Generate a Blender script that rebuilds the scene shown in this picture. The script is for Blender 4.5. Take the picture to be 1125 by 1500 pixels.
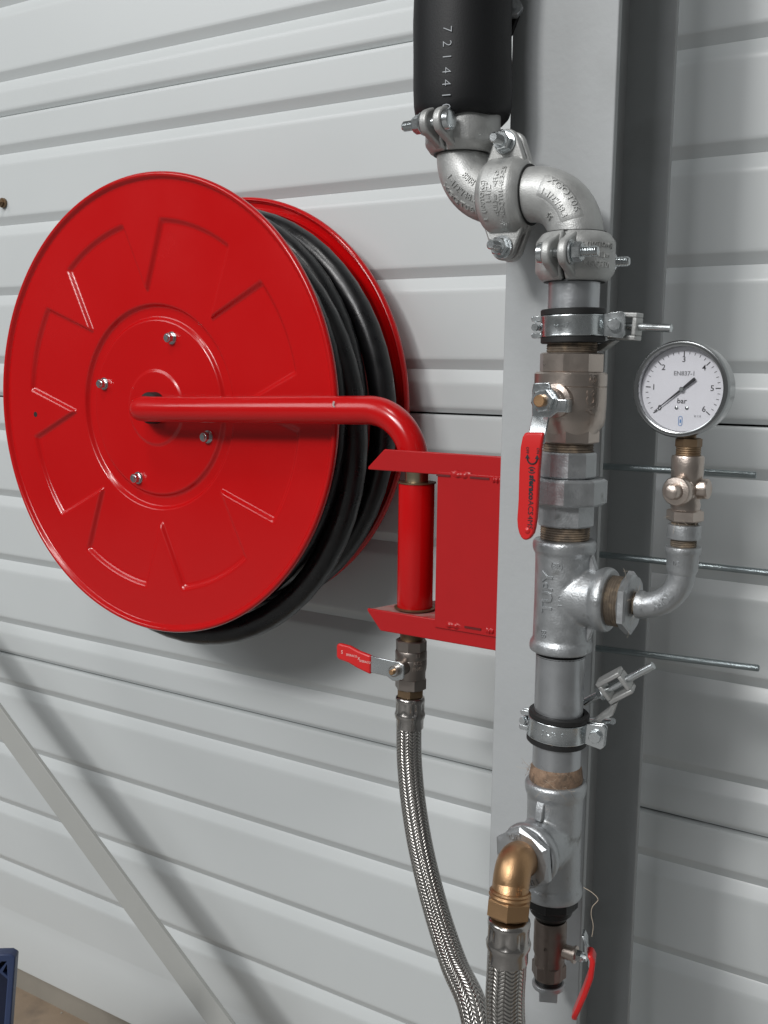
import bpy, bmesh, math, random
from mathutils import Vector, Matrix
random.seed(7)
for o in list(bpy.data.objects): bpy.data.objects.remove(o)
SC = bpy.context.scene
COL = SC.collection
PI = math.pi
rad = math.radians

# ------------------------------------------------------------------ camera, world, lamps, exposure
CAM_H = 1.30            # lens height above the floor
D = 1.29                # lens to the wall plane (wall plane is y = 0)
FPX = 1514.5            # focal length in pixels of a 1125 x 1500 picture
RR = ((0.84163388, 0.53990877, 0.0122853), (0.0849107, -0.10982852, -0.99031705), (-0.53333159, 0.83452754, -0.13827944))
cam = bpy.data.cameras.new('camera')
cam.sensor_fit = 'VERTICAL'; cam.sensor_height = 36.0; cam.lens = FPX / 1500 * 36
cam.clip_start = 0.02; cam.clip_end = 100
camo = bpy.data.objects.new('camera', cam); COL.objects.link(camo)
r_, d_, f_ = (Vector(v) for v in RR)
camo.matrix_world = Matrix(((r_.x, -d_.x, -f_.x, 0), (r_.y, -d_.y, -f_.y, -D), (r_.z, -d_.z, -f_.z, CAM_H), (0, 0, 0, 1)))
SC.camera = camo
SC.view_settings.view_transform = 'Standard'; SC.view_settings.look = 'None'
SC.view_settings.exposure = 0.02; SC.view_settings.gamma = 1.0
SC.render.resolution_x = 768; SC.render.resolution_y = 1024

world = bpy.data.worlds.new('World'); SC.world = world; world.use_nodes = True
bg = world.node_tree.nodes['Background']
bg.inputs[0].default_value = (0.86, 0.88, 0.88, 1); bg.inputs[1].default_value = 0.13


def area(name, loc, target, sx, sy, power, color):
    l = bpy.data.lights.new(name, 'AREA'); l.shape = 'RECTANGLE'; l.size = sx; l.size_y = sy
    l.energy = power; l.color = color
    o = bpy.data.objects.new(name, l); COL.objects.link(o); o.location = loc
    o.rotation_euler = (Vector(target) - Vector(loc)).to_track_quat('-Z', 'Y').to_euler()


area('ceiling_or_fill_lamp', (-1.85, -8.0, 5.7), (-0.9, 0, 1.1), 1.0, 1.0, 250, (1.0, 0.99, 0.97))
area('ceiling_or_fill_lamp', (-0.70, -2.3, 4.6), (-0.9, 0, 1.1), 0.6, 0.6, 26, (1.0, 0.99, 0.97))
area('ceiling_or_fill_lamp', (-0.55, -7.5, 5.6), (-0.7, 0, 1.1), 2.2, 2.2, 205, (0.98, 0.985, 1.0))
area('ceiling_or_fill_lamp', (-5.0, -5.0, 5.2), (-0.8, 0, 1.0), 3.0, 3.0, 135, (0.96, 0.98, 1.0))  # broad fill added to soften the shadows, no such lamp is seen


def at(px, py, dist):
    """the point where the sight line of a pixel of the photograph meets the plane dist metres in front of the lens, parallel to the wall"""
    a, b = (px - 562.5) / FPX, (py - 750) / FPX
    v = r_ * a + d_ * b + f_
    t = dist / v.y
    return Vector((v.x * t, dist - D, v.z * t + CAM_H))


# ------------------------------------------------------------------ materials
def mat(name, color, rough=0.5, metal=0.0, noise=0.0, nscale=60, bump=0.0, bscale=300, coat=0.0, spec=0.5, rvar=0.0, color2=None, c2scale=30, c2lo=0.5, c2hi=0.7):
    m = bpy.data.materials.new(name); m.use_nodes = True
    nt = m.node_tree; N = nt.nodes; L = nt.links
    p = N['Principled BSDF']
    p.inputs['Base Color'].default_value = (*color, 1); p.inputs['Roughness'].default_value = rough
    p.inputs['Metallic'].default_value = metal; p.inputs['Coat Weight'].default_value = coat
    p.inputs['Coat Roughness'].default_value = 0.08
    p.inputs['Specular IOR Level'].default_value = spec
    tc = N.new('ShaderNodeTexCoord')
    col = None
    if noise:
        n = N.new('ShaderNodeTexNoise'); n.inputs['Scale'].default_value = nscale; n.inputs['Detail'].default_value = 6
        L.new(tc.outputs['Object'], n.inputs['Vector'])
        r = N.new('ShaderNodeMapRange'); r.inputs[3].default_value = 1 - noise; r.inputs[4].default_value = 1 + noise
        L.new(n.outputs['Fac'], r.inputs[0])
        x = N.new('ShaderNodeMix'); x.data_type = 'RGBA'; x.blend_type = 'MULTIPLY'; x.inputs[0].default_value = 1
        x.inputs[6].default_value = (*color, 1); L.new(r.outputs[0], x.inputs[7])
        col = x.outputs[2]
        if rvar:
            q = N.new('ShaderNodeMapRange'); q.inputs[3].default_value = max(0.03, rough - rvar); q.inputs[4].default_value = rough + rvar
            q.inputs[1].default_value = 0.3; q.inputs[2].default_value = 0.7
            L.new(n.outputs['Fac'], q.inputs[0]); L.new(q.outputs[0], p.inputs['Roughness'])
    if color2:
        n = N.new('ShaderNodeTexNoise'); n.inputs['Scale'].default_value = c2scale; n.inputs['Detail'].default_value = 8
        L.new(tc.outputs['Object'], n.inputs['Vector'])
        r = N.new('ShaderNodeMapRange'); r.inputs[1].default_value = c2lo; r.inputs[2].default_value = c2hi
        L.new(n.outputs['Fac'], r.inputs[0])
        x = N.new('ShaderNodeMix'); x.data_type = 'RGBA'
        L.new(r.outputs[0], x.inputs[0])
        if col: L.new(col, x.inputs[6])
        else: x.inputs[6].default_value = (*color, 1)
        x.inputs[7].default_value = (*color2, 1)
        col = x.outputs[2]
    if col: L.new(col, p.inputs['Base Color'])
    if bump:
        n = N.new('ShaderNodeTexNoise'); n.inputs['Scale'].default_value = bscale; n.inputs['Detail'].default_value = 4
        L.new(tc.outputs['Object'], n.inputs['Vector'])
        b = N.new('ShaderNodeBump'); b.inputs['Strength'].default_value = bump; b.inputs['Distance'].default_value = 0.001
        L.new(n.outputs['Fac'], b.inputs['Height']); L.new(b.outputs[0], p.inputs['Normal'])
    return m


PANEL = mat('panel_coating', (0.56, 0.585, 0.585), 0.34, noise=0.035, nscale=3, rvar=0.05, bump=0.03, bscale=6, spec=0.45)
COLUMN = mat('column_paint', (0.40, 0.415, 0.42), 0.55, noise=0.05, nscale=18, bump=0.32, bscale=130, spec=0.4, color2=(0.335, 0.345, 0.345), c2scale=9, c2lo=0.56, c2hi=0.74)
BRACE = mat('brace_paint', (0.40, 0.405, 0.385), 0.5, noise=0.06, nscale=10, bump=0.1, bscale=120, spec=0.4)
RED = mat('red_enamel', (0.50, 0.003, 0.004), 0.21, noise=0.04, nscale=7, rvar=0.07, bump=0.06, bscale=22, coat=0.12, spec=0.4)
REDB = mat('red_bracket_paint', (0.42, 0.005, 0.007), 0.36, noise=0.06, nscale=30, bump=0.08, bscale=120, coat=0.1)
REDDUST = mat('dusty_red_paint', (0.36, 0.06, 0.06), 0.6, noise=0.1, nscale=60, bump=0.1, bscale=300, color2=(0.34, 0.20, 0.18), c2scale=40, c2lo=0.4, c2hi=0.62)
REDG = mat('red_vinyl_grip', (0.60, 0.018, 0.018), 0.32, bump=0.05, bscale=300)
RUBBER = mat('hose_rubber', (0.007, 0.007, 0.008), 0.32, noise=0.2, nscale=40, bump=0.12, bscale=500, rvar=0.1)
FOAM = mat('foam_insulation', (0.007, 0.0075, 0.0085), 0.55, noise=0.15, nscale=30, bump=0.15, bscale=700, spec=0.35)
GASKET = mat('black_gasket', (0.011, 0.011, 0.011), 0.6)
CAST = mat('galvanised_casting', (0.49, 0.495, 0.485), 0.50, 0.62, noise=0.14, nscale=70, bump=0.3, bscale=700, rvar=0.1, color2=(0.30, 0.30, 0.29), c2scale=24, c2lo=0.52, c2hi=0.8)
CASTD = mat('dipped_casting', (0.43, 0.445, 0.455), 0.40, 0.78, noise=0.12, nscale=90, bump=0.35, bscale=520, rvar=0.1, color2=(0.22, 0.22, 0.21), c2scale=60, c2lo=0.6, c2hi=0.75)
PIPE = mat('galvanised_pipe', (0.47, 0.485, 0.50), 0.34, 0.85, noise=0.12, nscale=45, bump=0.12, bscale=300, rvar=0.08, color2=(0.30, 0.30, 0.31), c2scale=35, c2lo=0.58, c2hi=0.8)
ZINC = mat('zinc_plating', (0.62, 0.65, 0.66), 0.26, 1.0, noise=0.1, nscale=80, bump=0.08, bscale=400, rvar=0.06)
ROD = mat('zinc_rod', (0.30, 0.34, 0.35), 0.3, 1.0, noise=0.25, nscale=60, bump=0.5, bscale=900)
NICKEL = mat('nickel_plated_brass', (0.52, 0.45, 0.40), 0.33, 0.95, noise=0.1, nscale=60, bump=0.18, bscale=600, rvar=0.06)
NICKELD = mat('dull_nickel_brass', (0.30, 0.265, 0.24), 0.36, 0.95, noise=0.12, nscale=60, bump=0.15, bscale=600)
NICKELB = mat('dark_nickel_brass', (0.20, 0.165, 0.145), 0.4, 0.9, noise=0.12, nscale=60, bump=0.2, bscale=600)
BRASS = mat('raw_brass', (0.47, 0.29, 0.155), 0.40, 0.92, noise=0.08, nscale=40, bump=0.2, bscale=700, rvar=0.06)
OLDBRASS = mat('tarnished_brass', (0.22, 0.15, 0.09), 0.45, 0.8, noise=0.3, nscale=90)
THREAD = mat('dirty_thread', (0.14, 0.112, 0.085), 0.7, 0.3, color2=(0.26, 0.20, 0.14), c2scale=80, c2lo=0.5, c2hi=0.65, noise=0.4, nscale=160, bump=0.5, bscale=500)
HEMP = mat('hemp_fibre', (0.25, 0.165, 0.11), 0.8, noise=0.45, nscale=220, bump=0.8, bscale=420, color2=(0.12, 0.085, 0.06), c2scale=90, c2lo=0.5, c2hi=0.65)
BUSHB = mat('pale_bronze', (0.55, 0.48, 0.33), 0.3, 0.95)
BLACKST = mat('blackened_iron', (0.018, 0.018, 0.018), 0.45, 0.5, noise=0.3, nscale=60, bump=0.3, bscale=400)
STAIN = mat('stainless_ferrule', (0.42, 0.40, 0.38), 0.22, 1.0, noise=0.06, nscale=40)
CHROME = mat('chrome_case', (0.36, 0.37, 0.375), 0.2, 1.0)
DIAL = mat('dial_white', (0.84, 0.84, 0.89), 0.5)
INK = mat('black_print', (0.02, 0.02, 0.025), 0.5)
INKG = mat('grey_print', (0.25, 0.25, 0.27), 0.5)
BLUEINK = mat('blue_print', (0.10, 0.28, 0.60), 0.5)
WHITEINK = mat('white_print', (0.36, 0.38, 0.40), 0.5)
HOSEINK = mat('hose_print', (0.22, 0.22, 0.23), 0.5)
LEVINK = mat('pale_print', (0.70, 0.55, 0.52), 0.5)
CONCRETE = mat('concrete', (0.26, 0.24, 0.205), 0.75, noise=0.2, nscale=6, bump=0.4, bscale=60, color2=(0.12, 0.105, 0.085), c2scale=3.5, c2lo=0.5, c2hi=0.7)
FLOOR = mat('concrete_floor', (0.27, 0.27, 0.265), 0.55, noise=0.2, nscale=3, bump=0.3, bscale=80, color2=(0.17, 0.165, 0.16), c2scale=2.0, c2lo=0.55, c2hi=0.7)
DUST = mat('brown_dust', (0.27, 0.205, 0.145), 0.8, noise=0.25, nscale=12, bump=0.4, bscale=120, color2=(0.20, 0.155, 0.115), c2scale=16, c2lo=0.5, c2hi=0.68)
NAVYSHADE = mat('navy_cavity_shade', (0.006, 0.011, 0.035), 0.5)  # blue plastic darkened: shade of the crate's hollow put into the colour
BLUE = mat('blue_plastic', (0.030, 0.048, 0.115), 0.38, noise=0.1, nscale=30, bump=0.1, bscale=200)
DARKSLOT = mat('weld_shadow_gap', (0.12, 0.004, 0.004), 0.6)

GLASS = bpy.data.materials.new('gauge_glass'); GLASS.use_nodes = True
_nt = GLASS.node_tree; _nt.nodes.clear()
_o = _nt.nodes.new('ShaderNodeOutputMaterial'); _mx = _nt.nodes.new('ShaderNodeMixShader'); _t = _nt.nodes.new('ShaderNodeBsdfTransparent')
_g = _nt.nodes.new('ShaderNodeBsdfGlossy'); _g.inputs['Roughness'].default_value = 0.03; _f = _nt.nodes.new('ShaderNodeFresnel'); _f.inputs[0].default_value = 1.45
_nt.links.new(_f.outputs[0], _mx.inputs[0]); _nt.links.new(_t.outputs[0], _mx.inputs[1]); _nt.links.new(_g.outputs[0], _mx.inputs[2]); _nt.links.new(_mx.outputs[0], _o.inputs[0])


def braid_material():
    m = bpy.data.materials.new('steel_braid'); m.use_nodes = True
    nt = m.node_tree; N = nt.nodes; L = nt.links; p = N['Principled BSDF']

    def math_(op, a, b=None):
        n = N.new('ShaderNodeMath'); n.operation = op
        for i, v in enumerate((a, b)):
            if v is None: continue
            if isinstance(v, (int, float)): n.inputs[i].default_value = v
            else: L.new(v, n.inputs[i])
        return n.outputs[0]
    uv = N.new('ShaderNodeUVMap'); uv.uv_map = 'UVMap'
    s = N.new('ShaderNodeSeparateXYZ'); L.new(uv.outputs[0], s.inputs[0])
    colm = math_('MULTIPLY', s.outputs[1], 18)
    tri = math_('PINGPONG', colm, 1.0)
    ph = math_('ADD', math_('MULTIPLY', s.outputs[0], 250.0), math_('MULTIPLY', tri, 1.0))
    wire = math_('ABSOLUTE', math_('SINE', math_('MULTIPLY', ph, PI)))
    env = math_('ABSOLUTE', math_('SINE', math_('MULTIPLY', colm, PI)))
    h = math_('MULTIPLY', wire, math_('POWER', env, 0.5))
    b = N.new('ShaderNodeBump'); b.inputs['Strength'].default_value = 0.7; b.inputs['Distance'].default_value = 0.0014
    L.new(h, b.inputs['Height']); L.new(b.outputs[0], p.inputs['Normal'])
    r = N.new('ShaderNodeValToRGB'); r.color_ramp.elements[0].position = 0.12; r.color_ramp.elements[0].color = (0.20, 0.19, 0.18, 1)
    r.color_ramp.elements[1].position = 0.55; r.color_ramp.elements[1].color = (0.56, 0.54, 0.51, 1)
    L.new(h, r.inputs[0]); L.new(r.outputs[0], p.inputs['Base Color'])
    p.inputs['Metallic'].default_value = 1.0; p.inputs['Roughness'].default_value = 0.24
    return m


BRAID = braid_material()


# ------------------------------------------------------------------ mesh helpers
I4 = Matrix.Identity(4)


def frame(origin, z, x=None):
    z = Vector(z).normalized()
    if x is None: x = Vector((1, 0, 0)) if abs(z.x) < 0.9 else Vector((0, 1, 0))
    x = Vector(x); x = (x - z * x.dot(z)).normalized(); y = z.cross(x)
    o = Vector(origin)
    return Matrix(((x.x, y.x, z.x, o.x), (x.y, y.y, z.y, o.y), (x.z, y.z, z.z, o.z), (0, 0, 0, 1)))


class MB:
    def __init__(s): s.v = []; s.f = []; s.uv = None

    def add(s, vs, fs, M=I4):
        k = len(s.v); s.v += [M @ Vector(v) for v in vs]; s.f += [tuple(i + k for i in f) for f in fs]; return s

    def lathe(s, prof, n=40, M=I4, a0=0.0, a1=2 * PI, closed_profile=False):
        full = abs(a1 - a0 - 2 * PI) < 1e-6
        m = n if full else n + 1
        vs = []; fs = []
        for i in range(m):
            a = a0 + (a1 - a0) * i / n
            for (r, z) in prof: vs.append((r * math.cos(a), r * math.sin(a), z))
        q = len(prof)
        for i in range(n):
            j = (i + 1) % m
            for k in range(q if closed_profile else q - 1):
                l = (k + 1) % q
                fs.append((i * q + k, j * q + k, j * q + l, i * q + l))
        if not full and closed_profile:
            fs.append(tuple(range(q))[::-1]); fs.append(tuple((m - 1) * q + k for k in range(q)))
        return s.add(vs, fs, M)

    def solid(s, prof, n=40, M=I4):      # lathe capped with n-gons
        k = len(s.v); s.lathe(prof, n, M); q = len(prof)
        s.f.append(tuple(k + i * q for i in range(n))[::-1]); s.f.append(tuple(k + i * q + q - 1 for i in range(n)))
        return s

    def prism(s, n, af, z0, z1, M=I4, ch=0.0012, rot=0.0, hole=0.0):
        """n-sided nut of width af across its flats, corners chamfered"""
        rc = af / 2 / math.cos(PI / n)
        vs = []; fs = []
        rings = [(af / 2 * 0.985, z0, 0), (rc, z0 + ch, 1), (rc, z1 - ch, 1), (af / 2 * 0.985, z1, 0)]
        seg = n * 2
        for (r, z, kind) in rings:
            for i in range(seg):
                a = rot + i * PI / n
                rr = r if kind == 0 else (rc if i % 2 == 0 else af / 2)
                vs.append((rr * math.cos(a), rr * math.sin(a), z))
        for k in range(3):
            for i in range(seg):
                j = (i + 1) % seg
                fs.append((k * seg + i, k * seg + j, (k + 1) * seg + j, (k + 1) * seg + i))
        fs.append(tuple(range(seg))[::-1]); fs.append(tuple(3 * seg + i for i in range(seg)))
        return s.add(vs, fs, M)

    def box(s, c, sz, M=I4):
        x, y, z = sz[0] / 2, sz[1] / 2, sz[2] / 2
        vs = [(c[0] + a * x, c[1] + b * y, c[2] + e * z) for e in (-1, 1) for b in (-1, 1) for a in (-1, 1)]
        return s.add(vs, [(0, 2, 3, 1), (4, 5, 7, 6), (0, 1, 5, 4), (2, 6, 7, 3), (0, 4, 6, 2), (1, 3, 7, 5)], M)

    def extrude(s, poly, h0, h1, M=I4):   # polygon in local xy, thickness along z
        n = len(poly)
        vs = [(p[0], p[1], h0) for p in poly] + [(p[0], p[1], h1) for p in poly]
        fs = [tuple(range(n))[::-1], tuple(range(n, 2 * n))] + [(i, (i + 1) % n, n + (i + 1) % n, n + i) for i in range(n)]
        return s.add(vs, fs, M)

    def tube(s, pts, r, n=20, caps=True, uv=False, up=None):
        pts = [Vector(p) for p in pts]; m = len(pts)
        rs = r if isinstance(r, (list, tuple)) else [r] * m
        T = [(pts[min(i + 1, m - 1)] - pts[max(i - 1, 0)]).normalized() for i in range(m)]
        u = Vector(up) if up else (Vector((0, 0, 1)) if abs(T[0].z) < 0.9 else Vector((1, 0, 0)))
        k = len(s.v); dist = [0.0]
        for i in range(1, m): dist.append(dist[-1] + (pts[i] - pts[i - 1]).length)
        for i in range(m):
            u = (u - T[i] * u.dot(T[i])).normalized(); w = T[i].cross(u)
            for j in range(n):
                a = 2 * PI * j / n
                s.v.append(pts[i] + (u * math.cos(a) + w * math.sin(a)) * rs[i])
        if uv and s.uv is None: s.uv = {}
        for i in range(m - 1):
            for j in range(n):
                jj = (j + 1) % n
                if uv: s.uv[len(s.f)] = [(dist[i], j / n), (dist[i], (j + 1) / n), (dist[i + 1], (j + 1) / n), (dist[i + 1], j / n)]
                s.f.append((k + i * n + j, k + i * n + jj, k + (i + 1) * n + jj, k + (i + 1) * n + j))
        if caps:
            s.f.append(tuple(k + j for j in range(n))[::-1]); s.f.append(tuple(k + (m - 1) * n + j for j in range(n)))
        return s

    def build(s, name, material, parent=None, smooth=38, bevel=0.0, seg=2):
        me = bpy.data.meshes.new(name)
        me.from_pydata([tuple(v) for v in s.v], [], s.f)
        if s.uv is not None:
            l = me.uv_layers.new(name='UVMap')
            for p in me.polygons:
                q = s.uv.get(p.index)
                if q:
                    for li, c in zip(p.loop_indices, q): l.data[li].uv = c
        me.materials.append(material)
        bm = bmesh.new(); bm.from_mesh(me); bmesh.ops.recalc_face_normals(bm, faces=bm.faces); bm.to_mesh(me); bm.free()
        if smooth:
            me.polygons.foreach_set('use_smooth', [True] * len(me.polygons)); me.set_sharp_from_angle(angle=rad(smooth))
        o = bpy.data.objects.new(name, me); COL.objects.link(o)
        if parent: o.parent = parent
        if bevel:
            b = o.modifiers.new('bevel', 'BEVEL'); b.width = bevel; b.segments = seg; b.limit_method = 'ANGLE'; b.angle_limit = rad(35)
            b.harden_normals = False
        return o


def tag(o, label=None, cat=None, group=None, kind=None):
    if label: o['label'] = label
    if cat: o['category'] = cat
    if group: o['group'] = group
    if kind: o['kind'] = kind
    return o


def thing(name, label, cat, M=(0, 0, 0), group=None):
    o = bpy.data.objects.new(name, None); COL.objects.link(o); o.empty_display_size = 0.02
    if isinstance(M, Matrix): o.matrix_world = M
    else: o.location = M
    return tag(o, label, cat, group)


def copy_tree(o, parent=None):
    c = o.copy(); COL.objects.link(c)
    if parent: c.parent = parent
    for ch in list(o.children): copy_tree(ch, c)
    return c


_tc = {}


def text_mesh(s, size, bold=0.0, spacing=1.0):
    key = (s, size, bold, spacing)
    if key not in _tc:
        cu = bpy.data.curves.new('lettering', 'FONT'); cu.body = s; cu.size = size; cu.align_x = 'CENTER'; cu.align_y = 'CENTER'
        cu.resolution_u = 2; cu.offset = bold; cu.space_character = spacing
        ob = bpy.data.objects.new('lettering', cu); COL.objects.link(ob)
        bpy.context.view_layer.update()
        me = bpy.data.meshes.new_from_object(ob.evaluated_get(bpy.context.evaluated_depsgraph_get()))
        bpy.data.objects.remove(ob)
        bm = bmesh.new(); bm.from_mesh(me); bmesh.ops.remove_doubles(bm, verts=bm.verts, dist=1e-6)
        bmesh.ops.triangulate(bm, faces=bm.faces)
        vs = [tuple(v.co) for v in bm.verts]; fs = [tuple(v.index for v in f.verts) for f in bm.faces]
        es = [tuple(v.index for v in e.verts) for e in bm.edges if len(e.link_faces) == 1]
        bm.free(); bpy.data.meshes.remove(me)
        _tc[key] = (vs, fs, es)
    return _tc[key]


def letters(lines, material, parent, fn, h=0.0006, base=-0.0008, rot=0.0):
    """raised or printed lettering; lines = (text, size, u, v[, bold[, spacing]]); fn maps (u, v, height) onto the surface"""
    c, s_ = math.cos(rot), math.sin(rot)
    for ln in lines:                     # one mesh per line of writing
        mb = MB(); t, size, u0, v0 = ln[:4]; bold = ln[4] if len(ln) > 4 else 0.0; sp = ln[5] if len(ln) > 5 else 1.0
        vs, fs, es = text_mesh(t, size, bold, sp)
        P = [(u0 + v[0], v0 + v[1]) for v in vs]
        P = [(u * c - v * s_, u * s_ + v * c) for (u, v) in P]
        n = len(P)
        mb.add([fn(u, v, h) for (u, v) in P] + [fn(u, v, base) for (u, v) in P],
               list(fs) + [(a, b, b + n, a + n) for (a, b) in es])
        o = mb.build('lettering', material, parent, smooth=0)
    return o


def cyl_map(r, phi0, z0):
    return lambda u, v, h: Vector(((r + h) * math.cos(phi0 + u / r), (r + h) * math.sin(phi0 + u / r), z0 + v))


def plane_map(o, ux, uy, n):
    o, ux, uy, n = Vector(o), Vector(ux).normalized(), Vector(uy).normalized(), Vector(n).normalized()
    return lambda u, v, h: o + ux * u + uy * v + n * h


def arc(c, r, a0, a1, ex, ez, n=14):
    ex, ez = Vector(ex), Vector(ez)
    return [Vector(c) + ex * (r * math.cos(a0 + (a1 - a0) * i / n)) + ez * (r * math.sin(a0 + (a1 - a0) * i / n)) for i in range(n + 1)]


def smooth_path(pts, n=12):
    pts = [Vector(p) for p in pts]; out = []
    for i in range(len(pts) - 1):
        p0, p1, p2, p3 = pts[max(i - 1, 0)], pts[i], pts[i + 1], pts[min(i + 2, len(pts) - 1)]
        for k in range(n):
            t = k / n
            out.append(0.5 * ((2 * p1) + (p2 - p0) * t + (2 * p0 - 5 * p1 + 4 * p2 - p3) * t * t + (3 * p1 - p0 - 3 * p2 + p3) * t ** 3))
    out.append(pts[-1]); return out


def threads(r, z0, z1, pitch=0.0023, depth=0.0007):
    prof = []; z = z0; n = max(2, int((z1 - z0) / pitch))
    for i in range(n):
        a = z0 + (z1 - z0) * i / n; b = z0 + (z1 - z0) * (i + 0.5) / n
        prof += [(r - depth, a), (r, b)]
    prof.append((r - depth, z1)); return prof


# ================================================================== THE SETTING
fl = MB().add([(-9, -9, 0), (9, -9, 0), (9, 0.5, 0), (-9, 0.5, 0)], [(0, 1, 2, 3)]).build('floor', FLOOR, smooth=0); tag(fl, kind='structure')
xs_ = [-4 + 0.12 * i for i in range(46)]
dvs = []
for x in xs_: dvs += [(x, -0.004, 0.004), (x, -0.30 - 0.10 * math.sin(x * 3.1) - 0.05 * math.sin(x * 9.7), 0.004)]
du = MB().add(dvs, [(2 * i, 2 * i + 1, 2 * i + 3, 2 * i + 2) for i in range(45)]).build('dust_strip', DUST, smooth=0); tag(du, kind='structure')

PP = 0.51468                       # height of one wall panel
ZS = CAM_H + 0.45029               # top seam
wall = thing('panel_wall', 'pale grey sheet metal wall of wide ribbed panels behind the reel', 'wall', (0, 0, 0))


def panel_profile(zt, zb, bottom_flat=False, top_out=False):
    """front outline of one panel from its top seam down: (y, z); negative y is towards the room"""
    p = [(0.012, zt - 0.001), (0.003, zt - 0.001), (0.0008, zt - 0.0018), (0, zt - 0.0045), (0, zt - 0.008)]
    for j in range(4):
        z = zt - 0.0513 - j * PP / 4
        if z - 0.04 < zb: break
        p += [(0, z + 0.0050), (0, z + 0.0010), (0.0004, z - 0.0002), (0.0012, z - 0.0016), (0.0079, z - 0.0130), (0.0083, z - 0.0138), (0.0088, z - 0.0144), (0.0083, z - 0.0152), (0.0078, z - 0.0163), (0.0012, z - 0.0305), (0.0006, z - 0.0320), (0, z - 0.0350), (0, z - 0.0390)]
    if bottom_flat: p += [(0, zb + 0.115), (0, zb + 0.11), (-0.004, zb + 0.09), (-0.014, zb + 0.004), (-0.0135, zb), (0.012, zb)]
    else: p += [(0, zb + 0.0140), (0, zb + 0.0105), (0.0012, zb + 0.0075), (0.007, zb + 0.0018), (0.014, zb + 0.0012)]
    return p


for (x0, x1) in ((-5.0, -0.452), (-0.450, 2.6)):
    for k in range(-1, 3):
        zt = ZS - k * PP; zb = zt - PP; last = (k == 2)
        if last: zb = 0.056
        pr = panel_profile(zt, zb, last)
        xs = [x0 + (x1 - x0) * i / 8 for i in range(9)]
        vs = [(x, y, z) for x in xs for (y, z) in pr]; q = len(pr)
        fs = [(i * q + j, (i + 1) * q + j, (i + 1) * q + j + 1, i * q + j + 1) for i in range(8) for j in range(q - 1)]
        MB().add(vs, fs).build('wall_panel', PANEL, wall, smooth=28)
MB().box((-1.2, 0.032, 1.5), (7.7, 0.02, 3.0)).build('backing_sheet', BLACKST, wall, smooth=0)
sill = MB().box((-1.2, 0.055, 0.0285), (7.7, 0.12, 0.055)).build('concrete_plinth', CONCRETE, smooth=0); tag(sill, 'low stained concrete plinth under the sheet metal wall', 'plinth')

# column: I-section
XL, XR = -0.4842, -0.3735
XC = (XL + XR) / 2
YF = 0.985 - D; YB = 1.165 - D
column = thing('steel_column', 'grey painted steel I-beam column standing behind the pipe riser', 'column', (XC, (YF + YB) / 2, 0))
mb = MB().box((0, YF + 0.0045 - (YF + YB) / 2, 1.6), (XR - XL, 0.009, 3.2)); mb.build('front_flange', COLUMN, column, bevel=0.0012)
mb = MB().box((0, YB - 0.0045 - (YF + YB) / 2, 1.6), (XR - XL, 0.009, 3.2)); mb.build('rear_flange', COLUMN, column, bevel=0.0012)
mb = MB().box((0, 0, 1.6), (0.006, YB - YF - 0.018, 3.2)); mb.build('web', COLUMN, column, smooth=0)

# diagonal brace: an angle bar from upper left down to lower right in front of the wall
def bar(name, p, q, w, t, lip, material, label, cat):
    p, q = Vector(p), Vector(q); d = (q - p).normalized()
    n = Vector((0, -1, 0)); s = d.cross(n).normalized(); n = s.cross(d)
    L = (q - p).length; M = Matrix(((d.x, s.x, n.x, p.x), (d.y, s.y, n.y, p.y), (d.z, s.z, n.z, p.z), (0, 0, 0, 1)))
    o = thing(name, label, cat, M)
    MB().extrude([(0, -w / 2), (L, -w / 2), (L, w / 2), (0, w / 2)], -t, 0).build('front_leg', material, o, bevel=0.0008)
    if lip: MB().extrude([(0, -w / 2), (L, -w / 2), (L, -w / 2 + t), (0, -w / 2 + t)], -lip, -t - 0.0002).build('side_leg', material, o, bevel=0.0008)
    return o


BD = 1.134
b0 = at(30, 1100, BD); b1 = at(321, 1500, BD)
dirb = (b1 - b0)
bar('diagonal_brace', b0 - dirb * 0.9, b1 + dirb * 0.18, 0.0475, 0.007, 0, BRACE, 'grey painted steel angle bar slanting across the lower left wall', 'brace')

# ================================================================== HOSE REEL
RC = at(223.3, 597.6, 1.06); RX, RZ = RC.x, RC.z
YD = 1.06 - D; RRAD = 0.3221; YR = 1.243 - D; RREAR = 0.3135
reel = thing('hose_reel', 'large red hose reel with star-pressed disc on a swing arm', 'hose reel', (RX, 0, RZ))


def sstep(a, b, x):
    t = min(1, max(0, (x - a) / (b - a))); return t * t * (3 - 2 * t)


def disc_height(r, th):
    """depth of the pressing behind its proud ring, metres, r as a share of the radius"""
    R_ = RRAD
    dep = 0.0055
    # wedge: signed distance, positive inside a proud triangle
    k = (th - rad(3.6)) / (PI / 4); k = (k - round(k)) * PI / 4
    x, y = r * math.cos(k), abs(r * math.sin(k))
    # line from apex (0.525, 0) to base corner (0.81 cos 8deg, 0.81 sin 8deg)
    bx, by = 0.81 * math.cos(rad(8)), 0.81 * math.sin(rad(8))
    ex, ey = bx - 0.522, by; L = math.hypot(ex, ey)
    sd = ((x - 0.522) * ey - (y) * ex) / L
    proud = max(sstep(-0.014, 0.004, sd) if x > 0.51 else 0, sstep(0.79, 0.815, r))
    h = -dep * (1 - proud)
    # groove ring round the centre
    h -= 0.0065 * sstep(0.452, 0.437, r) * sstep(0.380, 0.397, r)
    h -= 0.0015 * sstep(0.40, 0.38, r)
    h += 0.0022 * sstep(0.168, 0.158, r)
    return h


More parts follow.
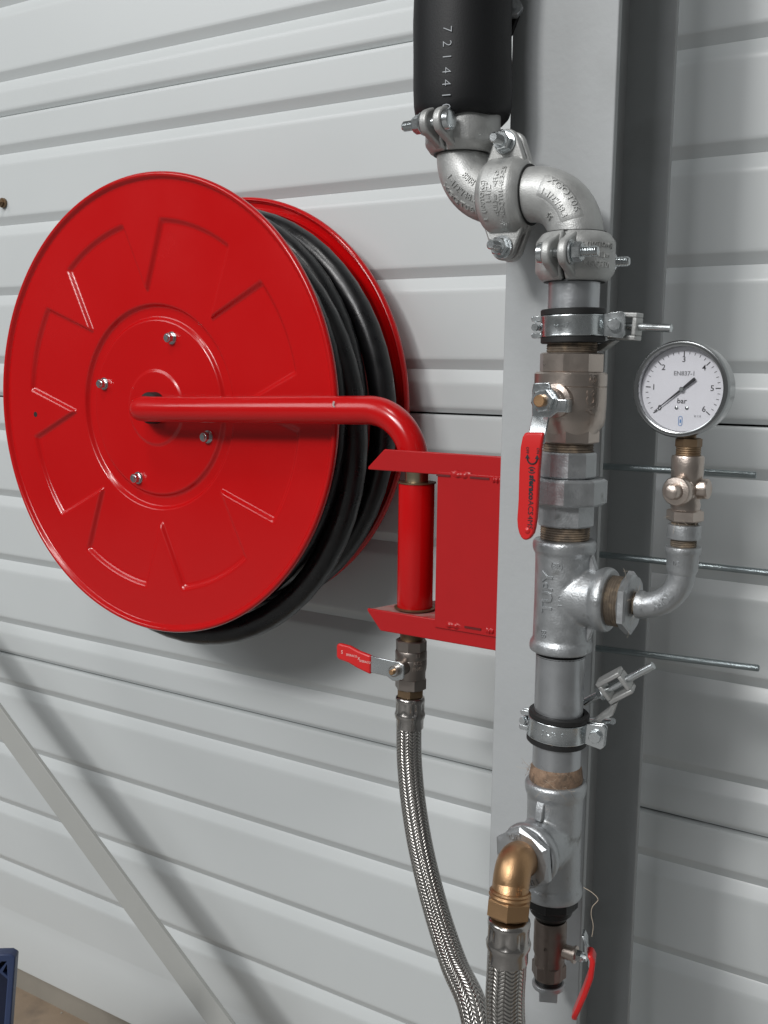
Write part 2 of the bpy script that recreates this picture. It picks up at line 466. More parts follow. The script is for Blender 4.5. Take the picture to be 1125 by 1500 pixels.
mb = MB(); NR, NT = 150, 640
rads = [0.07 + (0.968 - 0.07) * i / NR for i in range(NR + 1)]
vs = []
for i in range(NR + 1):
    for j in range(NT):
        th = 2 * PI * j / NT; r = rads[i]
        vs.append((r * RRAD * math.cos(th), YD - disc_height(r, th), r * RRAD * math.sin(th)))
fs = [(i * NT + j, i * NT + (j + 1) % NT, (i + 1) * NT + (j + 1) % NT, (i + 1) * NT + j) for i in range(NR) for j in range(NT)]
mb.add(vs, fs)
MY = Matrix(((1, 0, 0, 0), (0, 0, -1, YD), (0, 1, 0, 0), (0, 0, 0, 1)))     # local z -> towards the room
mb.lathe([(0.968 * RRAD, 0), (RRAD - 0.0085, 0.0012), (RRAD - 0.007, 0.0045), (RRAD - 0.0045, 0.0062), (RRAD - 0.0018, 0.0052), (RRAD, 0.0022), (RRAD - 0.0003, -0.002), (RRAD - 0.003, -0.005), (RRAD - 0.007, -0.0045), (RRAD - 0.009, -0.002), (0.962 * RRAD, -0.0015)], 160, MY)
fd = mb.build('front_disc', RED, reel, smooth=60)
md = fd.modifiers.new('weld', 'WELD'); md.merge_threshold = 0.00005
# small hole in the rim zone
hp = at(52, 607, 1.06)
MB().solid([(0.0042, -0.0005), (0.0042, 0.0004)], 16, MY @ Matrix.Translation((hp.x - RX, hp.z - RZ, -0.0003))).build('drain_hole', GASKET, fd, smooth=0)
for px, py in ((247, 494), (148, 561), (300, 639), (198, 699)):
    p = at(px + 4, py + 1, 1.066)
    M = MY @ Matrix.Translation((p.x - RX, p.z - RZ, -0.0075))
    MB().prism(6, 0.0125, 0.0015, 0.0105, M, 0.0014, rot=random.random()).solid([(0.0085, 0), (0.009, 0.0006), (0.0088, 0.0016)], 20, M).solid([(0.0048, 0.0105), (0.0043, 0.0125)], 16, M).build('bolt', ZINC, fd, smooth=25)
# rear disc
MR = Matrix(((1, 0, 0, 0), (0, 0, -1, YR), (0, 1, 0, 0), (0, 0, 0, 1)))
MB().lathe([(0.03, 0.012), (0.80 * RREAR, 0.012), (0.82 * RREAR, 0.0), (RREAR - 0.021, 0), (RREAR - 0.019, 0.0042), (RREAR - 0.0165, 0.0042), (RREAR - 0.0145, 0.0008), (RREAR - 0.0085, 0.0012), (RREAR - 0.007, 0.0045), (RREAR - 0.0045, 0.0062), (RREAR - 0.0018, 0.0052), (RREAR, 0.0022), (RREAR - 0.0003, -0.002), (RREAR - 0.003, -0.005), (RREAR - 0.007, -0.0045), (RREAR - 0.009, -0.002), (0.03, -0.001)], 160, MR).build('rear_disc', RED, reel, smooth=50)
MB().lathe([(0.115, 0.01), (0.115, YR - YD - 0.012)], 64, MR).build('drum', RED, reel)
MB().solid([(0.022, -0.01), (0.0225, 0.006), (0.021, 0.0085), (0.0165, 0.009), (0.0165, 0.022)], 32, MY).build('hub_bush', GASKET, reel)
# swing arm: elbow out of the hub, straight run, bend down to the pivot
YA = 1.027 - D
PV = at(609, 800, 1.03)
ar = at(530, 605.5, 1.027); rt = 0.0172
elb = 0.030
za0 = RZ
pts = [Vector((RX, YD - 0.012, za0))] + arc((RX + 0.020, YA + 0.020, za0), 0.020, PI, 1.5 * PI, (1, 0, 0), (0, 1, 0), 10)
xe = PV.x - 0.002; rb = 0.062
zend = ar.z + 0.004
pts += [Vector((RX + 0.08 + (xe - rb - RX - 0.08) * t, YA, za0 + (zend - za0) * (0.1 + 0.9 * t))) for t in [0, .15, .3, .5, .7, .85, .95]]
pts += arc((xe - rb, YA, zend - rb), rb, PI / 2, 0, (1, 0, 0), (0, 0, 1), 16)
zb_top = at(563, 672, 1.0).z
pts += [Vector((xe, YA, zb_top - 0.012))]
pts = [Vector((p.x - RX, p.y, p.z - RZ)) for p in pts]
arm = MB().tube(pts, rt, 32).build('swing_arm', RED, reel, smooth=50)
# scuff on the arm
sc = at(501, 592, 1.027)
MB().add([(sc.x - RX + a, YA - 0.01735, sc.z - RZ + b) for a, b in ((-.001, .0042), (.002, .0036), (.0008, .0015), (.0002, 0), (0.0012, -.002), (.0028, -.003), (0, -.0033), (-.0022, -.0006))], [tuple(range(8))]).build('paint_scuff', mat('bare_primer', (0.42, 0.33, 0.32), 0.5), arm, smooth=0)

# ---- black rubber hose on the reel
HR = 0.0182


def coil_path(turns, seg=56):
    out = []
    T = len(turns)
    for i in range(T):
        y0, r0, s0, x0 = turns[i]; y1, r1, s1, x1 = turns[min(i + 1, T - 1)]
        for k in range(seg):
            t = k / seg
            w = sstep(0.0, 0.38, t)
            y, r, s, xo = y0 + (y1 - y0) * w, r0 + (r1 - r0) * w, s0 + (s1 - s0) * w, x0 + (x1 - x0) * w
            a = PI * 0.75 + 2 * PI * t
            out.append(Vector((r * math.cos(a) + xo, y, r * math.sin(a) - s)))
    return out


ya = YD + 0.026
BR_, BS_, BX_ = 0.2845, 0.012, 0.021
turns = [(ya + 0.105, 0.175, 0, 0), (ya + 0.070, 0.178, 0, 0), (ya + 0.035, 0.18, 0, 0), (ya + 0.0, 0.182, 0, 0),
         (ya + 0.0, 0.215, 0.002, 0), (ya + 0.036, 0.216, 0.004, 0), (ya + 0.071, 0.217, 0.004, 0), (ya + 0.106, 0.217, 0.004, 0),
         (ya + 0.106, 0.252, 0.004, 0), (ya + 0.070, 0.252, 0.008, 0.0), (ya + 0.034, 0.253, 0.008, 0.0), (ya - 0.002, 0.254, 0.008, 0.0),
         (ya + 0.012, 0.284, 0.010, 0.004), (ya + 0.070, 0.279, 0.004, 0.002), (ya + 0.104, BR_, BS_, BX_), (ya + 0.034, 0.299, 0.036, 0.006), (ya + 0.034, 0.299, 0.036, 0.006)]
rubber = thing('rubber_hose', 'thick black rubber hose wound on the red reel', 'hose', (RX, 0, RZ))
hose = MB().tube(coil_path(turns), HR, 18).build('wound_hose', RUBBER, rubber, smooth=60)
def loop_text(y, r, s, a0, items, size):
    def fn(u, v, h):
        a = a0 - u / r
        rr = r + (HR + h) * math.cos(v / HR); yy = y + (HR + h) * math.sin(v / HR)
        return Vector((rr * math.cos(a), yy, rr * math.sin(a) - s))
    letters(items, HOSEINK, hose, fn, 0.0003, -0.0003)
loop_text(ya + 0.104, BR_, BS_, rad(28), [('1.2 MPa (12 bar)', 0.010, -0.03, 0.004), ('10/2022', 0.010, 0.075, 0.004)], 0.01)
loop_text(ya + 0.016, 0.284, 0.010, rad(30), [('2014 A 2 23', 0.010, -0.045, 0.004), ('1.2 MPa (12 bar)', 0.010, 0.06, 0.004), ('10/2022', 0.010, 0.15, 0.004)], 0.01)

# ================================================================== BRACKET
YL = 1.000 - D                      # front of the bracket lips
bracket = thing('wall_bracket', 'red steel bracket holding the reel pivot beside the grey column', 'bracket', (PV.x, PV.y, PV.z))


def bl(px, py, dist=1.0):
    return at(px, py, dist) - Vector((PV.x, PV.y, PV.z))


xr = XC - 0.004 - PV.x
yl = YL - PV.y
tp, tq, tr = bl(539, 687), bl(563, 658), bl(600, 694)
zt1, zt0 = tq.z, tp.z - 0.0005      # top lip
up = MB().extrude([(tp.x, zt0), (xr, zt0), (xr, zt1), (tq.x, zt1), (tp.x, zt0 + 0.003)], -0.003, 0, Matrix(((1, 0, 0, 0), (0, 0, -1, yl), (0, 1, 0, 0), (0, 0, 0, 1))))
up.extrude([(tp.x + 0.002, yl + 0.0025), (xr, yl + 0.0025), (xr, yl + 0.085), (tp.x + 0.045, yl + 0.085), (tp.x + 0.016, yl + 0.045)], zt0, zt0 + 0.003)
up.build('upper_jaw', REDB, bracket, bevel=0.001)
lp, lq = bl(538, 891), bl(557, 924)
lo = MB().extrude([(lq.x, lq.z), (xr, lq.z), (xr, lp.z), (lp.x, lp.z), (lp.x, lp.z - 0.003)], -0.003, 0, Matrix(((1, 0, 0, 0), (0, 0, -1, yl), (0, 1, 0, 0), (0, 0, 0, 1))))
lo.build('lower_jaw', REDB, bracket, bevel=0.001)
MB().extrude([(lp.x + 0.004, yl + 0.0032), (xr, yl + 0.0032), (xr, yl + 0.085), (lp.x + 0.045, yl + 0.085), (lp.x + 0.016, yl + 0.045)], lp.z - 0.0045, lp.z - 0.0004).build('lower_shelf', REDDUST, bracket, smooth=0)
MB().box(((bl(640, 800).x - 0.034 + xr) / 2, yl + 0.0865, (zt0 + lp.z) / 2), (xr - bl(640, 800).x + 0.034, 0.003, zt0 - lp.z + 0.02)).build('back_plate', REDB, bracket, smooth=0)
# box plate between the jaws
x0p = bl(640, 800).x
zt2, zb2 = zt0 - 0.0005 + 0.001, lp.z - 0.006
MB().box(((x0p + xr) / 2, yl - 0.0005, (zt2 + zb2) / 2), (xr - x0p, 0.003, zt2 - zb2 + 0.006)).build('face_plate', REDB, bracket, bevel=0.0008)
MB().box((x0p + 0.0015, yl + 0.045, (zt0 + lp.z) / 2), (0.003, 0.082, zt0 - lp.z - 0.002)).build('side_plate', REDB, bracket, bevel=0.0006)
for (px, py, w) in ((676, 696, 0.0125), (728, 703, 0.006), (665, 916, 0.0125), (719, 924, 0.006)):
    c = bl(px, py); mb = MB(); vs = []; nu, nv = 22, 8
    for i in range(nu + 1):
        for j in range(nv + 1):
            u, v = -1 + 2 * i / nu, -1 + 2 * j / nv
            hh = max(0.0, 1 - abs(u) ** 3) * max(0.0, 1 - v * v) * (0.0022 + 0.0007 * math.sin(u * 9 + px))
            vs.append((c.x + u * w, yl - 0.0010 - hh * 1.25, c.z + v * (0.0042 + 0.0006 * math.sin(u * 7 + py))))
    mb.add(vs, [(i * (nv + 1) + j, (i + 1) * (nv + 1) + j, (i + 1) * (nv + 1) + j + 1, i * (nv + 1) + j + 1) for i in range(nu) for j in range(nv)])
    mb.build('weld', REDB, bracket, smooth=70)
for (pa, pb) in (((641, 695.5), (661, 697)), ((690, 698.5), (718, 701.5)), ((682, 918), (706, 921))):
    a, b = bl(*pa), bl(*pb)
    MB().box(((a.x + b.x) / 2, yl - 0.0024, (a.z + b.z) / 2), (b.x - a.x, 0.0012, 0.0022)).build('slot', DARKSLOT, bracket, smooth=0)
# pivot tube and brass bushes
pz1 = at(609, 699, 1.03).z - PV.z; pz0 = lp.z + 0.001
MB().solid([(0.0207, pz0), (0.0212, pz0 + 0.001), (0.0212, pz1 - 0.008), (0.0205, pz1 - 0.006)], 40).build('pivot_tube', RED, bracket)
MB().solid([(0.0138, pz1 - 0.0065), (0.0138, zt0)], 32).build('upper_bush', BUSHB, bracket)
MB().solid([(0.0225, pz1 - 0.0052), (0.0225, pz1 - 0.0066)], 32).build('thrust_washer', OLDBRASS, bracket)
MB().lathe([(0.0214, pz0 + 0.0002), (0.0243, pz0 + 0.0002), (0.0245, pz0 + 0.0015), (0.0214, pz0 + 0.0022)], 40).build('lower_bush', OLDBRASS, bracket)

# ================================================================== INLET VALVE UNDER THE BRACKET + BRAIDED HOSE
def axz(px, py, dist): return at(px, py, dist).z


VX, VY = at(602, 975, 1.03).x, PV.y
inlet = thing('ball_valve', 'small nickel ball valve with red lever pointing left under bracket', 'valve', (VX, VY, at(601, 1020, 1.03).z))
zo = at(601, 1020, 1.03).z
def iz(py): return at(601, py, 1.03).z - zo
MB().solid([(0.0135, iz(938)), (0.0135, iz(925))], 24).build('pipe_nipple', OLDBRASS, inlet)
MB().prism(8, 0.0345, iz(952), iz(936), ch=0.001, rot=0.35).solid([(0.0176, iz(992)), (0.0176, iz(984)), (0.0186, iz(978)), (0.0190, iz(972)), (0.0190, iz(965)), (0.0186, iz(963.8)), (0.0190, iz(962.5)), (0.0190, iz(953.5)), (0.0182, iz(951))], 36).prism(6, 0.0335, iz(1008), iz(991), ch=0.0012, rot=0.25).build('body', NICKELD, inlet, smooth=30)
letters([('1.1', 0.006, 0.008, 0.009), ('ACS', 0.006, 0.008, 0.0), ('PN40', 0.006, 0.008, -0.007)], NICKEL, inlet, cyl_map(0.0188, -PI / 2 + 0.55, iz(966)), 0.0006)
MFY = Matrix(((1, 0, 0, 0), (0, 0, -1, 0), (0, 1, 0, 0), (0, 0, 0, 1)))    # local z -> -y
zs = iz(972)
Mst = Matrix.Translation((0, 0, zs)) @ MFY
MB().solid([(0.009, 0.014), (0.009, 0.031), (0.0065, 0.032), (0.0065, 0.040)], 24, Mst).build('stem', NICKELD, inlet)
lv = MB()
pl = [(0.011, -0.008), (0.011, 0.008), (0.004, 0.011), (-0.008, 0.011), (-0.037, 0.0120), (-0.037, -0.0085), (-0.012, -0.009), (-0.004, -0.013), (0.003, -0.012)]
lv.extrude(pl, 0.0325, 0.035, Mst)
lev = lv.build('lever', ZINC, inlet, bevel=0.0007)
GS = 1.18
gp = [(-0.029, 0.0125), (-0.029, -0.0105), (-0.045, -0.006), (-0.056, -0.0015), (-0.068, 0.0005), (-0.071, 0.003), (-0.071, 0.018), (-0.068, 0.0205), (-0.055, 0.0195), (-0.044, 0.0155)]
MB().extrude([(a * GS, b) for a, b in gp], 0.0308, 0.0368, Mst).build('grip', REDG, lev, bevel=0.0022, seg=3)
letters([('S', 0.006, -0.075, 0.0105), ('SFERACO', 0.0038, -0.061, 0.0085), ('X', 0.005, -0.0505, 0.0065), ('SFERACO', 0.0038, -0.0415, 0.004)], LEVINK, lev, lambda u, v, h: Mst @ Vector((u, v, 0.0369 + h)), 0.0001, -0.0002)
MB().prism(6, 0.0105, 0.035, 0.0405, Mst, 0.001).build('nut', ZINC, inlet, smooth=25)
MB().solid([(0.0032, 0.040), (0.0032, 0.044), (0.0025, 0.0448)], 16, Mst).build('stem_tip', BRASS, inlet)

# one braided hose: down from the inlet valve, looping below the picture and up to the brass elbow
BX = at(745, 1345, 0.83)
hosep = [at(600, 1040, 1.03), at(599, 1075, 1.03), at(600, 1120, 1.03), at(606, 1180, 1.025), at(618, 1250, 1.015), at(638, 1330, 0.995), at(664, 1410, 0.965), at(695, 1485, 0.93)]
e0 = hosep[-1]
bx, by, bz = BX
up_dir = Vector((at(740, 1480, 0.83).x, 0.83 - D, at(740, 1480, 0.83).z))
hosep += [e0 + Vector((0.035, -0.028, -0.085)), e0 + Vector((0.085, -0.062, -0.125)), Vector((up_dir.x + 0.006, up_dir.y + 0.004, up_dir.z - 0.07)), up_dir, at(742, 1420, 0.83), at(745, 1375, 0.83)]
bh = thing('braided_hose', 'steel braided flexible hose hanging from the bracket valve to the brass elbow', 'hose', hosep[0])
hp2 = smooth_path(hosep, 22); HB0, HB1 = 0.0152, 0.0186
MB().tube([p - hosep[0] for p in hp2], [HB0 + (HB1 - HB0) * sstep(0.35, 0.85, i / (len(hp2) - 1)) for i in range(len(hp2))], 48, caps=False, uv=True).build('braid', BRAID, bh, smooth=80)
# small grooves of the crimped ferrules
def ferrule(p_top, direction, parent, origin, L, rot, sc_=1.0):
    M = frame(p_top - origin, direction)
    mb = MB(); n = 96; vs = []; prof = [(0.0150, 0), (0.0172, 0.0015), (0.0176, 0.004), (0.0176, 0.0055), ('g', 0.0075), ('g', L * 0.45), (0.0180, L * 0.52), (0.0186, L * 0.56), (0.0180, L * 0.66), (0.0166, L * 0.72), (0.0166, L * 0.98), (0.0154, L)]
    for (r, z) in prof:
        for i in range(n):
            a = 2 * PI * i / n
            rr = r if r != 'g' else 0.0158 + 0.0016 * (0.5 + 0.5 * math.cos(8 * a)) ** 0.5
            vs.append((rr * sc_ * math.cos(a + rot), rr * sc_ * math.sin(a + rot), z))
    k = len(prof)
    mb.add(vs, [(i * n + j, i * n + (j + 1) % n, (i + 1) * n + (j + 1) % n, (i + 1) * n + j) for i in range(k - 1) for j in range(n)] + [tuple(range(n))], M)
    return mb.build('ferrule', STAIN, parent, smooth=50)
ferrule(at(601, 1019, 1.03), (0.0, 0, -1), bh, hosep[0], 0.040, 0.3)
MB().prism(6, 0.030, 0, 0.012, frame(at(601, 1019, 1.03) - hosep[0], (0, 0, 1)), 0.001).build('hose_nut', OLDBRASS, bh, smooth=25)
fd2 = (at(744, 1400, 0.83) - at(746, 1345, 0.83)).normalized()
ferrule(at(746, 1345, 0.83), fd2, bh, hosep[0], 0.043, 0.1, 1.14)

# ================================================================== PIPE RISER
PD = 0.93
A1 = at(838, 430, PD); A2 = at(818, 1110, PD)
AX, AY = (A1.x + A2.x) / 2, PD - D
def pz(py):                       # height on the riser axis seen at picture row py
    lo_, hi_ = -1.0, 1.5
    px = 838 - (py - 430) * 20.0 / 680
    return at(px, py, PD).z
X1 = at(678, 195, PD).x

def cyl_part(name, material, parent, base, prof, n=44):
    return MB().solid([(r, z - base) for r, z in prof], n).build(name, material, parent)

# insulation
ins0 = at(676, 178, PD).z
insul = thing('pipe_insulation', 'black foam tube insulation with white number on the upper pipe', 'insulation', (X1 - 0.002, AY, ins0))
vs = []; n = 56; hs = [0.0, 0.004, 0.012, 0.03, 0.06, 0.09, 0.12, 0.16, 0.3]
mb = MB()
for (ring, inner) in [(h, False) for h in hs]:
    for i in range(n):
        a = 2 * PI * i / n
        r = 0.0470 + 0.0007 * math.sin(2 * a + 9 * ring) + 0.0012 * math.sin(38 * ring + a + 0.6) + 0.0009 * max(0, 1 - abs(ring - 0.03) / 0.03)
        if ring == 0.0: r -= 0.005
        elif ring == 0.004: r -= 0.0012
        cut = (0.0025 * math.sin(2 * a + 1.2) + 0.0018 * math.sin(5 * a)) if ring < 0.02 else 0
        vs.append((r * math.cos(a), r * math.sin(a), ring + cut))
for i in range(n):
    a = 2 * PI * i / n; vs.append((0.0252 * math.cos(a), 0.0252 * math.sin(a), 0.001))
for i in range(n):
    a = 2 * PI * i / n; vs.append((0.0252 * math.cos(a), 0.0252 * math.sin(a), 0.03))
k = len(hs); fs = [(r * n + i, r * n + (i + 1) % n, (r + 1) * n + (i + 1) % n, (r + 1) * n + i) for r in range(k - 1) for i in range(n)]
fs += [(i, (i + 1) % n, k * n + (i + 1) % n, k * n + i) for i in range(n)] + [(k * n + i, k * n + (i + 1) % n, (k + 1) * n + (i + 1) % n, (k + 1) * n + i) for i in range(n)]
ib = mb.add(vs, fs).build('foam_tube', FOAM, insul, smooth=50)
pt = at(655, 100, PD - 0.045)
phi = math.atan2(pt.y - AY, pt.x - (X1 - 0.002))
its = []
for ch, py in zip('7214410', (44, 65, 84, 104, 122, 140, 157)):
    its.append((ch, 0.0125, at(655, py, PD - 0.045).z - ins0, 0.0, -0.0002))
letters([(c, s, -u, v, b) for (c, s, u, v, b) in its], WHITEINK, ib, lambda u, v, h: cyl_map(0.0481, phi, 0)(u, v, h), 0.0004, -0.003, rot=-PI / 2)

up_pipe = thing('steel_pipe', 'galvanised pipe end entering the black foam insulation', 'pipe', (X1, AY, at(678, 215, PD).z))
cyl_part('pipe_wall', PIPE, up_pipe, 0, [(0.0236, 0.004), (0.0236, 0.33)])

# ---- grooved couplings: built once, copied twice
def make_coupling():
    t = thing('grooved_coupling', 'x', 'coupling', (0, 0, 0), 'cast grooved couplings on the riser')
    prof = [(0.0245, -0.0225), (0.0290, -0.0225), (0.0318, -0.0205), (0.0362, -0.0145), (0.0368, -0.0125), (0.0368, 0.0125), (0.0362, 0.0145), (0.0318, 0.0205), (0.0290, 0.0225), (0.0245, 0.0225), (0.0245, 0.014), (0.030, 0.012), (0.030, -0.012), (0.0245, -0.014)]
    for s in (1, -1):
        mb = MB(); a0 = -PI / 2 + 0.045; a1 = PI / 2 - 0.045
        if s < 0: a0 += PI; a1 += PI
        mb.lathe(prof, 30, I4, a0, a1, True)
        for e in (1, -1):            # lugs: tapering plates carrying the bolts
            pl = []
            for i in range(13):
                a = -PI / 2 + 0.42 + (PI - 0.84) * i / 12
                pl.append((0.0485 + 0.0125 * math.cos(a), 0.0125 * math.sin(a)))
            pl = [(0.0255, -0.0222)] + pl + [(0.0255, 0.0222)]
            M = Matrix(((0, 0, 1, 0), (e, 0, 0, 0), (0, 1, 0, 0), (0, 0, 0, 1)))
            mb.extrude(pl, s * 0.0035, s * 0.0118, M)
        h = mb.build('housing', CAST, t, smooth=40, bevel=0.0022, seg=3)
        if s > 0: half = h
    MB().lathe([(0.0243, -0.0215), (0.0243, 0.0215)], 36).lathe([(0.0242, 0.0228), (0.0285, 0.0228)], 36).lathe([(0.0242, -0.0228), (0.0285, -0.0228)], 36).build('gasket', GASKET, t)
    for e in (1, -1):
        M = Matrix.Translation((0, e * 0.0485, 0)) @ Matrix(((0, 0, 1, 0), (1, 0, 0, 0), (0, 1, 0, 0), (0, 0, 0, 1)))   # local z -> x
        b = MB().solid([(0.0045, -0.0125)] + threads(0.0048, 0.012, 0.0365, 0.0015, 0.0006) + [(0.0036, 0.0375)], 20, M).solid([(0.0065, -0.019), (0.0092, -0.0175), (0.0098, -0.014), (0.0098, -0.0126)], 24, M).build('bolt', ZINC, t, smooth=40)
        MB().prism(6, 0.0155, 0.0145, 0.0235, M, 0.0012, rot=0.4 * e).solid([(0.0108, 0.0126), (0.0112, 0.0132), (0.0108, 0.0144)], 28, M).build('nut', ZINC, b, smooth=25)
    return t, half


cpl2, half2 = make_coupling()
cz2a = at(712, 284, PD); cz2b = at(790, 290, PD)
ZC2 = at(748, 288, PD).z
M2 = Matrix(((0, 0, 1, at(746, 288, PD).x), (-1, 0, 0, AY), (0, 1, 0, ZC2), (0, 0, 0, 1)))
M2 = Matrix(((0, 0, 1, at(746, 288, PD).x), (-1, 0, 0, AY), (0, -1, 0, ZC2), (0, 0, 0, 1)))
cpl1 = copy_tree(cpl2); cpl3 = copy_tree(cpl2)
cpl2.matrix_world = M2; cpl2['label'] = 'middle cast coupling joining the two elbows, bolts facing forward'
ZC1 = at(677, 193, PD).z; ZC3 = at(839, 378, PD).z
cpl1.matrix_world = Matrix.Translation((X1, AY, ZC1)) @ Matrix.Rotation(PI - 0.06, 4, 'Z'); cpl1['label'] = 'cast coupling directly below the black foam insulation'
cpl3.matrix_world = Matrix.Translation((AX, AY, ZC3)) @ Matrix.Rotation(0.06, 4, 'Z'); cpl3['label'] = 'cast coupling under the right elbow, above the upper pipe clamp'
def half_of(t, sgn):
    hs_ = [c for c in t.children if c.name.startswith('housing')]
    return hs_[0] if sgn > 0 else hs_[1]
# raised lettering: middle coupling (reads bottom to top), the others read level
def cm(r, phi0, z0, flip=1): return cyl_map(r, phi0, z0)
cf = lambda u, v, h: Vector(((0.0368 + h) * math.cos(-u / 0.0368), (0.0368 + h) * math.sin(-u / 0.0368), -v))
letters([('XGQT01-48.3-2.5', 0.0066, 0.0, -0.0092, 0.0001)], CAST, half_of(cpl2, 1), cf, 0.0009)
letters([('<FM>', 0.0072, 0.0125, -0.0028, 0.0001), ('c(UL)us', 0.0062, -0.0125, -0.0028, 0.0001)], CAST, half_of(cpl2, 1), cf, 0.0009)
letters([('1-1/2"', 0.0078, -0.001, 0.0040, 0.0001)], CAST, half_of(cpl2, 1), cf, 0.0009)
letters([('(100TONG)', 0.0060, -0.004, 0.0102, 0.0001), ('I', 0.006, -0.026, 0.0102)], CAST, half_of(cpl2, 1), cf, 0.0009)
letters([('<FM>', 0.0085, 0.0, 0.0), ('48.3', 0.006, 0.0, -0.0085), ('XGQT', 0.0062, 0.0, 0.0085)], CAST, half_of(cpl1, -1), cyl_map(0.0368, PI + 1.15, 0.0), 0.0009)
letters([('6 (100TONG)', 0.006, 0.0, 0.0088), ('c(UL)us', 0.0072, 0.002, 0.0), ('XGQT01', 0.0080, -0.001, -0.0088, 0.0001)], CAST, half_of(cpl3, 1), cyl_map(0.0368, -0.62, 0.0), 0.0009)

# ---- elbows
def elbow_obj(name, label, corner, d_in, d_out, r_bend, r, l_in, l_out, material, cat='elbow', lip=0.0):
    """swept elbow: corner is where the two axes meet; d_in / d_out point away from the corner"""
    c = Vector(corner); di, do = Vector(d_in), Vector(d_out)
    t = thing(name, label, cat, c)
    pts = [di * (r_bend + l_in)]
    cen = di * r_bend + do * r_bend
    pts += [cen - do * (r_bend * math.cos(a)) - di * (r_bend * math.sin(a)) for a in [PI / 2 * i / 18 for i in range(19)]]
    pts += [do * (r_bend + l_out)]
    b = MB().tube(pts, r, 44).build('body', material, t, smooth=60)
    return t, b, cen


EB = 0.043
c1 = Vector((X1, AY, ZC2)); 
el1, eb1, cen1 = elbow_obj('pipe_elbow', 'left cast elbow curving from the insulated pipe to the middle coupling', c1, (0, 0, 1), (1, 0, 0), EB, 0.0253, 0.006, max(0.002, M2[0][3] - X1 - EB - 0.004), CAST)
c2 = Vector((AX, AY, ZC2))
el2, eb2, cen2 = elbow_obj('pipe_elbow', 'right cast elbow turning down from the middle coupling', c2, (-1, 0, 0), (0, 0, -1), EB, 0.0257, max(0.002, AX - M2[0][3] - EB - 0.004), 0.004, CAST)
for t in (el1, el2): t['group'] = 'cast elbows at the top of the riser'
# end collars
MB().lathe([(0.0252, 0), (0.0272, 0.001), (0.0272, 0.004), (0.0252, 0.005)], 40, Matrix.Translation((0, 0, EB + 0.0005))).build('collar', CAST, el1)
MB().lathe([(0.0256, 0), (0.0282, 0.001), (0.0282, 0.004), (0.0256, 0.005)], 40, Matrix.Translation((0, 0, -EB - 0.004))).build('collar', CAST, el2)


def torus_map(cen, e1, e2, R_, r, a0, tilt):
    """lettering on the front of a bend: u runs round the bend, v across the pipe"""
    e1, e2 = Vector(e1), Vector(e2); n = Vector((0, -1, 0))
    def fn(u, v, h):
        b = tilt + v / r; rho = R_ + (r + h) * math.sin(b); a = a0 + u / R_
        return cen + (e1 * math.cos(a) + e2 * math.sin(a)) * rho + n * ((r + h) * math.cos(b))
    return fn


letters([('XGQT06', 0.0088, 0, 0.017), ('1-1/2"/48.3', 0.0085, 0, 0.0055), ('8808', 0.0095, 0, -0.008)], CAST, eb1, torus_map(cen1, (-1, 0, 0), (0, 0, -1), EB, 0.0253, PI / 4 + 0.05, 0.12), 0.0011) if False else None
letters([('XGQT06', 0.0085, 0, -0.016), ('1-1/2"/48.3', 0.0085, 0, -0.005), ('8808', 0.0095, 0, 0.0085)], CAST, eb1, (lambda f: (lambda u, v, h: f(u, -v, h)))(torus_map(cen1, (-1, 0, 0), (0, 0, -1), EB, 0.0253, PI / 4 + 0.1, 0.05)), 0.0011)
# raised badge + text on the right elbow
f2 = torus_map(cen2, (0, 0, 1), (1, 0, 0), EB, 0.0257, PI / 4 + 0.02, 0.05)
bd = MB(); gu, gv = 14, 8; vs = []
for i in range(gu + 1):
    for j in range(gv + 1):
        edge = i in (0, gu) or j in (0, gv)
        vs.append(f2(-0.022 + 0.044 * i / gu, -0.006 + 0.025 * j / gv, -0.0005 if edge else 0.0008))
bd.add(vs, [(i * (gv + 1) + j, (i + 1) * (gv + 1) + j, (i + 1) * (gv + 1) + j + 1, i * (gv + 1) + j + 1) for i in range(gu) for j in range(gv)]).build('badge', CAST, eb2, smooth=70)
letters([('XGQT06', 0.0085, 0, 0.0125), ('1-1/2"/48.3', 0.0078, 0, 0.001), ('55', 0.0085, 0.006, -0.013)], CAST, eb2, f2, 0.0018)

# ---- short pipe below the coupling
zt = pz(412); zb = pz(512)
sp = thing('steel_pipe', 'short bare galvanised pipe between the right coupling and the big valve', 'pipe', (AX, AY, zb))
cyl_part('pipe_wall', PIPE, sp, zb, [(0.0241, pz(499)), (0.0241, zt)])
MB().solid(threads(0.0240, pz(520) - zb, pz(498) - zb, 0.0023, 0.0009), 40).build('thread', THREAD, sp)

